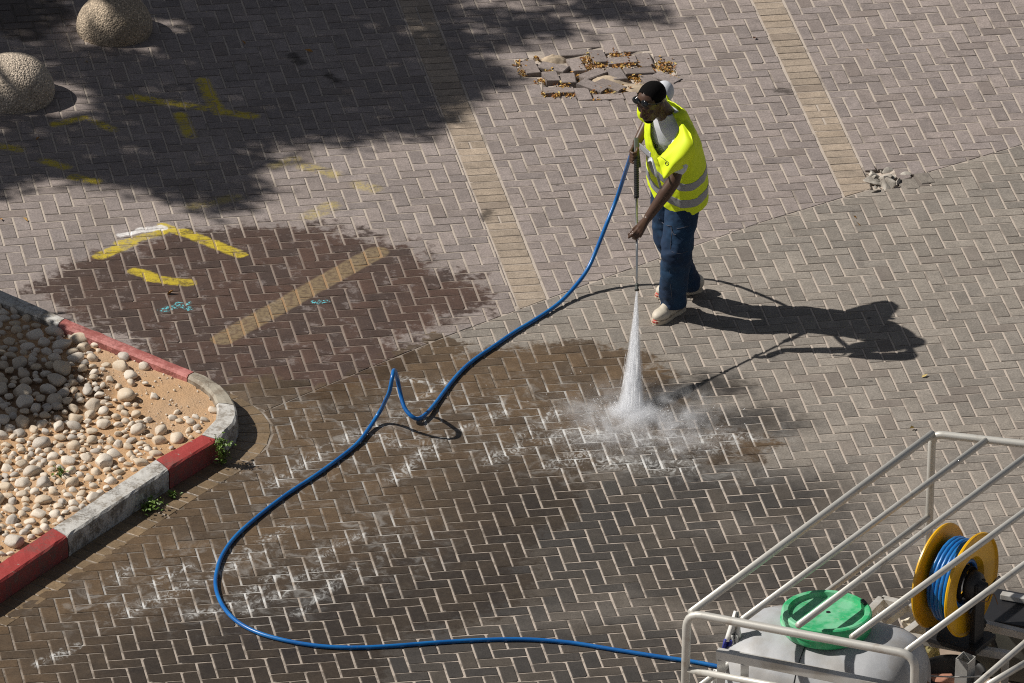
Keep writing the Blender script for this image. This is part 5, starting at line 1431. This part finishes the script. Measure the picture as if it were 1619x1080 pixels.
c = N.mix(N.ramp(n1, .42, .62), (0.03, 0.40, 0.15), (0.19, 0.53, 0.31)); c = N.mix(N.math('MULTIPLY', N.ramp(n2, .58, .75), .5), c, (0.34, 0.42, 0.26)); principled(N, o, c, .5, 0.0, bump(N, n2, .15, .001))
M_REEL = simple_mat('yellow reel enamel', (0.80, 0.43, 0.004), .35, 0, .06, 20, .0, (0.30, 0.16, 0.03), .4)
M_BLK = simple_mat('black paint', (0.016, 0.016, 0.018), .5, 0, .3, 25); M_RUBBER = simple_mat('black rubber', (0.012, 0.012, 0.012), .55); M_BOX = simple_mat('dull grey-green box', (0.14, 0.145, 0.12), .6, 0, .2, 10, .001, (0.06, 0.055, 0.05), .7)
M_WOOD = simple_mat('dusty plywood deck', (0.44, 0.35, 0.27), .9, 0, .25, 14, .002, (0.18, 0.13, 0.10), .6); M_WIRE = simple_mat('brown string', (0.22, 0.12, 0.06), .8)
NL, NR = G(1086, 969, ZT), G(1447, 1036, ZT); FL = G(1474, 686, ZT); FRa = G(1619, 702, ZT); FR = FL + (FRa - FL) * ((NR - NL).length / (FRa - FL).length * .94)
X = (NR - NL).normalized(); Y = Vector((-X.y, X.x, 0)); TR0 = (NL + NR) / 2
trl = empty('washer_trailer', (0, 0, 0)); tag(trl, 'trailer with pipe rails, grey water tank and yellow hose reel', 'trailer')
tr = .0225
def down(p, z): return Vector((p.x, p.y, z))
def rounded(pts, r=.09, n=5):
    out = [pts[0]]
    for a, b, c in zip(pts, pts[1:], pts[2:]):
        u, v = (a - b).normalized(), (c - b).normalized()
        for k in range(n + 1):
            t = k / n; p0, p1, p2 = b + u * r, b, b + v * r; out.append(p0 * (1 - t) ** 2 + p1 * 2 * t * (1 - t) + p2 * t * t)
    out.append(pts[-1]); return out
# end hoops and top bars
tube('end_hoop', rounded([down(NL, .60), NL, NR, down(NR, .60)]), tr * 1.05, M_GALV, trl, 14)
tube('end_hoop', rounded([down(FL, .60), FL, FR, down(FR, .60)], .06), tr, M_GALV, trl, 14)
tube('top_rail', [NL + Y * .01 - X * -.02, FL], tr, M_GALV, trl, 12)
for (ax_, ay_), (bx_, by_) in (((1174, 980), (1558, 697)), ((1262, 989), (1619, 724)), ((1347, 1008), (1619, 809.7)), ((1434, 1029), (1619, 893))):
    a, b = G(ax_, ay_, ZT), G(bx_, by_, ZT); d = (b - a).normalized()
    # run each bar on to the far hoop
    den = (FR - FL).x * d.y - (FR - FL).y * d.x; t = ((FL - a).x * -(FR - FL).y + (FL - a).y * (FR - FL).x) / den if abs(den) > 1e-6 else 2.8
    e = a + d * abs(t) if 1.5 < abs(t) < 4 else a + d * 2.85
    tube('top_bar', [a, e], tr * .86, M_GALV, trl, 12)
tube('side_rail', [down(NL, 1.23), down(FL, 1.23)], tr * .8, M_GALV, trl, 12); tube('side_rail', [down(NR, 1.23), down(FR, 1.23)], tr * .8, M_GALV, trl, 12)
tube('low_rail', [down(NL, 1.405), down(NR, 1.405)], tr * .8, M_GALV, trl, 12)
# box-section cradle in front of the tank
def cradle(name, segs, w, h, mat=M_ALU):
    bm = bmesh.new()
    for a, b in segs: bar(bm, a, b, w, h)
    return from_bm(name, bm, mat, trl)
CA, CB_ = G(1134, 1033, 1.50), G(1372, 1080, 1.50)
cd_ = (CB_ - CA).normalized()
cradle('cradle_beam', [(CA, CA + cd_ * 1.35)], .05, .05)
for t in (.025, .16, 1.32): cradle('cradle_post', [(CA + cd_ * t - Vector((0, 0, .026)), down(CA + cd_ * t, .62))], .05, .045)
# deck and chassis
DC = (NL + NR + FL + FR) / 4
def deckpt(u, v, z): return down(NL.lerp(NR, u).lerp(FL.lerp(FR, u), v), z)
V = [deckpt(u, v, z) for z in (.56, .60) for u, v in ((-.04, -.03), (1.04, -.03), (1.04, 1.03), (-.04, 1.03))]
from_py('deck', V, [(3, 2, 1, 0), (4, 5, 6, 7), (0, 1, 5, 4), (1, 2, 6, 5), (2, 3, 7, 6), (3, 0, 4, 7)], M_WOOD, trl)
for u in (.12, .88): cradle('chassis_beam', [(deckpt(u, -.03, .51), deckpt(u, 1.03, .51))], .06, .10, M_BLK)
for u, lab in ((-.02, 0), (1.02, 1)):
    w = empty('wheel', parent=trl); c = deckpt(u, .45, .31); ax_ = (deckpt(1, .45, 0) - deckpt(0, .45, 0)).normalized(); q = Vector((0, 0, 1)).rotation_difference(ax_).to_matrix().to_4x4()
    bm = bmesh.new(); add_lathe(bm, [(.18, -.07), (.27, -.085), (.305, -.06), (.31, 0), (.305, .06), (.27, .085), (.18, .07), (.18, -.07)], Matrix.Translation(c) @ q, 36); from_bm('tyre', bm, M_RUBBER, w, True)
    bm = bmesh.new(); add_lathe(bm, [(0, -.02), (.06, -.03), (.17, -.05), (.185, -.065), (.185, .065), (.17, .05), (.06, .03), (0, .02)], Matrix.Translation(c) @ q, 28); from_bm('rim', bm, M_GALV, w, True)
cradle('drawbar', [(deckpt(.5, -.03, .50), deckpt(.5, -.35, .46))], .07, .08, M_BLK)
# water tank: lying round-shouldered drum
TC = G(1303, 1096, 1.0); tank_r, tank_h, tank_l = .44, .41, .565
bm = bmesh.new(); seg, nl = 48, 26; rg = []
for i in range(nl + 1):
    s = -1 + 2 * i / nl; k = (1 - abs(s) ** 5.0) ** (1 / 2.6) if abs(s) < 1 else 0
    k = max(k, .02); rr_ = []
    rib = 1 + .006 * math.cos(s * 22) * (abs(s) < .8)
    for j in range(seg):
        a = 2 * math.pi * j / seg; ca, sa = math.cos(a), math.sin(a); e = 2 / 2.5
        rr_.append(bm.verts.new(X * (s * tank_l) + Y * (math.copysign(abs(ca) ** e, ca) * tank_r * k * rib) + Vector((0, 0, math.copysign(abs(sa) ** e, sa) * tank_h * (.35 + .65 * k) * k ** .15 * rib))))
    rg.append(rr_)
for p, q in zip(rg, rg[1:]):
    for j in range(seg): bm.faces.new((p[j], p[(j + 1) % seg], q[(j + 1) % seg], q[j]))
bm.faces.new(rg[0][::-1]); bm.faces.new(rg[-1])
tank = from_bm('water_tank', bm, M_TANK, trl, True); tank.location = TC
LT = Vector((0, 0, tank_h + .105))                        # lid, top face
bm = bmesh.new(); LM = Matrix.Translation(LT)
add_lathe(bm, [(.0, -.027), (.194, -.027), (.205, -.024), (.213, .0), (.236, .002), (.246, -.004), (.250, -.02), (.246, -.028), (.2465, -.055), (.254, -.060), (.254, -.068), (.247, -.072), (.247, -.100), (.240, -.115), (.0, -.115)], LM, 64)
lid = sharp(from_bm('tank_lid', bm, M_LID, tank, True)); lid.location = (0, 0, 0)
bm = bmesh.new(); add_lathe(bm, [(0, .002), (.012, .002), (.014, -.004)], LM @ Matrix.Translation((0.01, .03, -.0265)), 12); from_bm('vent_hole', bm, M_BLK, tank)
bm = bmesh.new()
for a, w in ((-1.72, .0), (-1.60, 1)): p = LT + Vector((math.cos(a) * .251, math.sin(a) * .251, -.045)); bar(bm, p + Vector((0, 0, -.016)), p + Vector((0, 0, .014)), .004, .004)
p = LT + Vector((math.cos(.55) * .23, math.sin(.55) * .23, .004)); bar(bm, p, p + Vector((.02, -.05, 0)), .022, .012); from_bm('lid_catch', bm, M_BLK, tank)['kind'] = 'stuff'
bm = bmesh.new(); TO = G(1403, 1040, 1.16) - TC; td = (X * .92 - Y * .28 - Vector((0, 0, .35))).normalized(); q = Vector((0, 0, 1)).rotation_difference(td).to_matrix().to_4x4()
add_lathe(bm, [(.085, -.10), (.080, .0), (.062, .01), (.0, .012)], Matrix.Translation(TO) @ q, 28); from_bm('outlet_boss', bm, M_TANK, tank, True)
bm = bmesh.new(); add_lathe(bm, [(.0, .0), (.034, .0), (.036, .03), (.030, .035), (.030, .05), (.036, .055), (.036, .075), (.030, .08), (.028, .14), (.036, .145), (.036, .19), (.0, .19)], Matrix.Translation(TO + td * .01) @ q, 24); from_bm('outlet_valve', bm, M_RUBBER, tank, True)
tube('outlet_hose', spline([TO + td * .19, TO + td * .30, TO + td * .36 - Vector((0, 0, .12)), TO + td * .30 - Vector((0, 0, .40))], 6), .028, M_WIRE, tank, 10)
bm = bmesh.new(); SP = [TC * 0 + X * (-.02) + Vector((0, 0, 0))]
for t0 in range(1): pass
pts = []
for k in range(14):
    a = math.radians(96 + k * 5.2); ca, sa = math.cos(a), math.sin(a); pts.append(X * -.05 + Y * (math.copysign(abs(ca) ** .8, ca) * tank_r * 1.002) + Vector((0, 0, abs(sa) ** .8 * tank_h * 1.004)))
add_tube(bm, pts, .0025, 5); from_bm('mould_seam', bm, M_BLK, tank)
# aluminium rack that carries the reel
ZR = .98
def R_(px, py, z=ZR): return G(px, py, z)
for a, b in (((1362, 982), (1394, 949)), ((1394, 949), (1640, 1008)), ((1408, 1003), (1598, 1037)), ((1428, 1006), (1468, 976)), ((1396, 985), (1430, 960))): cradle('rack_beam', [(R_(*a), R_(*b))], .045, .045)
for p in ((1394, 950), (1412, 1006), (1590, 1036)): cradle('rack_post', [(R_(*p) - Vector((0, 0, .024)), down(R_(*p), .60))], .04, .04)
cradle('rack_beam', [(R_(1583, 941, 1.0), R_(1640, 951, 1.0))], .05, .03); cradle('rack_beam', [(R_(1560, 962, .96), R_(1640, 977, .96))], .06, .03)
# hose reel
RC = G(1510, 917, 1.37); ra = Vector((.86, -.51, 0)).normalized(); q = Vector((0, 0, 1)).rotation_difference(ra).to_matrix().to_4x4(); RM = Matrix.Translation(RC) @ q
reel = empty('hose_reel', parent=trl); hw = .092; RR = .295
for s in (-1, 1):
    bm = bmesh.new(); o_ = s * hw
    prof = [(.085, o_ - s * .058), (.118, o_ - s * .056), (.150, o_ - s * .010), (.160, o_ + s * .004), (RR - .014, o_ + s * .010), (RR - .004, o_ + s * .022), (RR + .004, o_ + s * .020), (RR + .006, o_ + s * .010), (RR, o_ + s * .002), (.160, o_ - s * .004), (.150, o_ - s * .018), (.118, o_ - s * .064), (.085, o_ - s * .064), (.085, o_ - s * .058)]
    add_lathe(bm, prof, RM, 64)
    f = from_bm('flange', bm, M_REEL, reel, False)
    for p in f.data.polygons: p.use_smooth = True
    sharp(f)
bm = bmesh.new(); add_lathe(bm, [(.10, -hw), (.10, hw)], RM, 40); from_bm('drum', bm, M_BLK, reel, True)
rc = random.Random(4); bm = bmesh.new()
for lay_ in range(4):
    path = []; r = .130 + .033 * lay_; turns = (6, 6, 6, 4.6)[lay_]; dirn = 1 if lay_ % 2 == 0 else -1; n = int(turns * 26)
    for k in range(n + 1):
        a = 2 * math.pi * k / 26; zc = dirn * (-.072 + .144 * k / (6 * 26)); w = .006 * mnoise.noise(Vector((k * .11, lay_ * 5, 0))); path.append(RM @ Vector(((r + w) * math.cos(a), (r + w) * math.sin(a), zc + .010 * mnoise.noise(Vector((k * .07, 3, lay_))))))
    add_tube(bm, path, .0145, 8)
coil = from_bm('hose_coil', bm, M_HOSE, reel, True)
bm = bmesh.new(); add_lathe(bm, [(.0, hw + .10), (.035, hw + .10), (.04, hw + .06), (.075, hw + .055), (.085, hw + .02), (.085, hw), (.05, hw)], RM, 30); from_bm('hub', bm, M_BLK, reel, True)
tube('swivel_elbow', spline([RM @ Vector((.01, .0, hw + .06)), RM @ Vector((.0, -.01, hw + .13)), RM @ Vector((.0, .045, hw + .15)), RM @ Vector((.0, .085, hw + .145))], 5), .018, M_GALV, reel, 12)
bm = bmesh.new(); g1 = RC + ra * (hw + .055)
bar(bm, g1 + Vector((0, 0, .03)), down(g1, 1.0) , .11, .035, ra, .006); g2 = RC - ra * (hw + .045); bar(bm, g2, down(g2, 1.0), .09, .03, ra, .006); bar(bm, down(g2, 1.02) , down(g1, 1.02) + ra * .06, .24, .03, Vector((0, 0, 1)), .005)
from_bm('reel_stand', bm, M_BLK, reel)
tube('crank', [RM @ Vector((.07, -.10, hw + .01)), RM @ Vector((.07, -.10, hw + .05)), RM @ Vector((.055, -.15, hw + .055))], .009, M_BLK, reel, 8)
bm = bmesh.new(); add_tube(bm, spline([RM @ Vector(c) for c in ((.02, .03, hw + .09), (-.02, -.08, hw + .10), (.05, -.05, hw + .12), (.09, .02, hw + .10), (.05, .05, hw + .12), (.14, .05, hw + .06), (.22, .10, hw + .05), (.30, .09, hw + .06))], 6), .003, 6); from_bm('loose_wire', bm, M_WIRE, reel)
tube('feed_hose', spline([RM @ Vector((0, .085, hw + .145)), G(1545, 960, 1.12), G(1556, 985, 1.0), G(1572, 1020, .85), G(1580, 1050, .70)], 6), .016, M_RUBBER, reel, 8)
# engine box behind the reel
bm = bmesh.new(); c = G(1612, 1012, .78); M = Matrix.Translation(c) @ Matrix(((X.x, Y.x, 0), (X.y, Y.y, 0), (0, 0, 1))).to_4x4(); add_box(bm, M, .44, .36, .34, .012); ebx = from_bm('engine_box', bm, M_BOX, trl)
bm = bmesh.new(); M = Matrix.Translation(c + Vector((0, 0, .184))) @ Matrix(((X.x, Y.x, 0), (X.y, Y.y, 0), (0, 0, 1))).to_4x4(); add_box(bm, M, .46, .38, .024, .006); from_bm('box_lid', bm, M_BLK, ebx)
tube('side_bar', [G(1562, 1083, 1.30), G(1625, 1046, 1.30)], .019, M_GALV, trl, 12)

# bucket of broken bricks on the deck
bp = G(1506, 1062, .98); bk = empty('bucket', (bp.x, bp.y, .60)); tag(bk, 'black builder\'s bucket holding broken bricks and a steel box section', 'bucket')
bm = bmesh.new(); add_lathe(bm, [(.0, .012), (.135, .012), (.172, .36), (.182, .37), (.186, .385), (.180, .392), (.168, .386), (.158, .36), (.128, .03), (.0, .028)], Matrix(), 40); from_bm('pail', bm, M_RUBBER, bk, True)
tube('rim_wire', [Vector((.187 * math.cos(a), .187 * math.sin(a), .375)) for a in (k * math.pi / 16 for k in range(33))], .004, M_BLK, bk, 6)
tube('handle', [Vector((.19 * math.cos(a), .19 * math.sin(a) * .75 - .02, .375 - .06 * math.sin(a))) for a in (math.pi + k * math.pi / 16 for k in range(17))], .0045, M_GALV, bk, 6)
M_BRK = simple_mat('red clay brick', (0.46, 0.225, 0.150), .9, 0, .3, 30, .003, (0.28, 0.16, 0.12), .5)
for (x, y, z, yaw, pt, rl_), lb in zip(((-.055, .055, .285, .25, .10, .05), (-.050, -.040, .265, .15, -.10, .08), (.045, -.055, .255, 1.2, .25, .0), (.05, .06, .27, .5, .0, .3)),
        ('half brick lying at the back of the black bucket', 'flat red brick at the front of the black bucket', 'tilted brick end beside the steel section in the bucket', 'brick wedged behind the steel section in the bucket')):
    bm = bmesh.new(); add_box(bm, Matrix(), .135, .09, .055, .004); b = from_bm('broken_brick', bm, M_BRK); b.location = (bp.x + x, bp.y + y, .60 + z); b.rotation_euler = (rl_, pt, yaw); tag(b, lb, 'brick', 'broken bricks in the bucket')
bm = bmesh.new(); sx, w = .078, .003
for d_, (lx, ly) in (((sx / 2, 0), (w, sx)), ((-sx / 2, 0), (w, sx)), ((0, sx / 2), (sx - w, w)), ((0, -sx / 2), (sx - w, w))): add_box(bm, Matrix.Translation((d_[0], d_[1], .15)), lx, ly, .30, 0)
b = from_bm('steel_section', bm, M_ALU); b.location = (bp.x + .065, bp.y - .005, .60 + .20); b.rotation_euler = (R(7), R(5), R(-33)); tag(b, 'short grey square steel section standing in the bucket of bricks', 'steel section')

# flag rolled round a stick at the near left corner
fp = G(1162, 1060, 1.15); fl = empty('flag', (0, 0, 0)); tag(fl, 'small white and blue flag furled on a wooden stick at the trailer corner', 'flag')
M_FW = simple_mat('white flag cloth', (0.74, 0.73, 0.70), .85, 0, .1, 20); M_FB = simple_mat('blue flag cloth', (0.035, 0.045, 0.30), .8, 0, .15, 25); M_STICK = simple_mat('pale wooden stick', (0.62, 0.56, 0.42), .8)
tube('stick', [G(1169, 1082, 1.02), G(1165, 968, 1.50)], .012, M_STICK, fl, 8)
def cloth(name, rows, mat):
    n = 8; bm = bmesh.new(); vv = []
    for (a, b, z0) in rows:
        r = []
        for k in range(n + 1):
            t = k / n; p = G(a[0] + (b[0] - a[0]) * t, a[1] + (b[1] - a[1]) * t, z0) - FWD * (.028 * math.sin(t * 9 + a[1] * .05)); r.append(bm.verts.new(p))
        vv.append(r)
    for p, q in zip(vv, vv[1:]):
        for k in range(n): bm.faces.new((p[k], p[k + 1], q[k + 1], q[k]))
    me = bpy.data.meshes.new(name); bm.to_mesh(me); bm.free(); o = bpy.data.objects.new(name, me); COL.objects.link(o); m = o.modifiers.new('t', 'SOLIDIFY'); m.thickness = .006
    res = evaluated(o); bpy.data.objects.remove(o); bpy.data.meshes.remove(me); res.name = name; return link(name, res, mat, fl, True)
cloth('cloth', [((1162, 966), (1167, 966), 1.51), ((1156, 984), (1170, 984), 1.44), ((1150, 1002), (1171, 1002), 1.37), ((1146, 1014), (1170, 1014), 1.32)], M_FW)
cloth('cloth', [((1146, 1010), (1158, 1012), 1.335), ((1142, 1022), (1160, 1024), 1.28), ((1138, 1034), (1160, 1036), 1.22), ((1136, 1046), (1158, 1048), 1.16)], M_FB)
cloth('cloth', [((1155, 1004), (1166, 1004), 1.365), ((1158, 1020), (1169, 1022), 1.30), ((1162, 1036), (1171, 1038), 1.22)], M_FW)
cloth('cloth', [((1128, 1058), (1134, 1058), 1.10), ((1124, 1070), (1134, 1070), 1.05), ((1122, 1084), (1134, 1084), 1.0)], M_FW)
# a loop of string on the low rail
st = tube('string', spline([G(1086, 1047, 1.43), G(1084, 1060, 1.37), G(1088, 1072, 1.32), G(1085, 1083, 1.27)], 5), .004, simple_mat('pale string', (0.62, 0.48, 0.32), .9), None, 6); tag(st, 'pale string tied round the trailer\'s corner post', 'string')
# crumpled clear wrapper and cloth on the deck
M_RAG = simple_mat('cream rag', (0.66, 0.60, 0.48), .85, 0, .2, 12, .004); M_YEL = simple_mat('clear yellowish plastic', (0.55, 0.48, 0.22), .2, 0, .2, 12, 0, Transmission_Weight=.5)
def crumple(name, px, py, z, s, mat, label, cat, seed):
    bm = bmesh.new(); bmesh.ops.create_icosphere(bm, subdivisions=4, radius=1.0)
    for v in bm.verts: k = 1 + .5 * mnoise.noise(v.co * 2.1 + Vector((seed, 0, 0))) + .22 * mnoise.noise(v.co * 5 + Vector((0, seed, 0))); v.co = Vector((v.co.x * k * s[0], v.co.y * k * s[1], max(-.3, v.co.z) * k * s[2]))
    o = from_bm(name, bm, mat, None, False); p = G(px, py, z); o.location = p; tag(o, label, cat); return o
crumple('rag', 1452, 1003, .80, (.10, .09, .10), M_RAG, 'crumpled cream rag between tank and hose reel', 'rag', 3.0); crumple('plastic_bottle', 1460, 1030, .80, (.075, .06, .09), M_YEL, 'crushed yellowish plastic bottle beside the black bucket', 'bottle', 8.0)
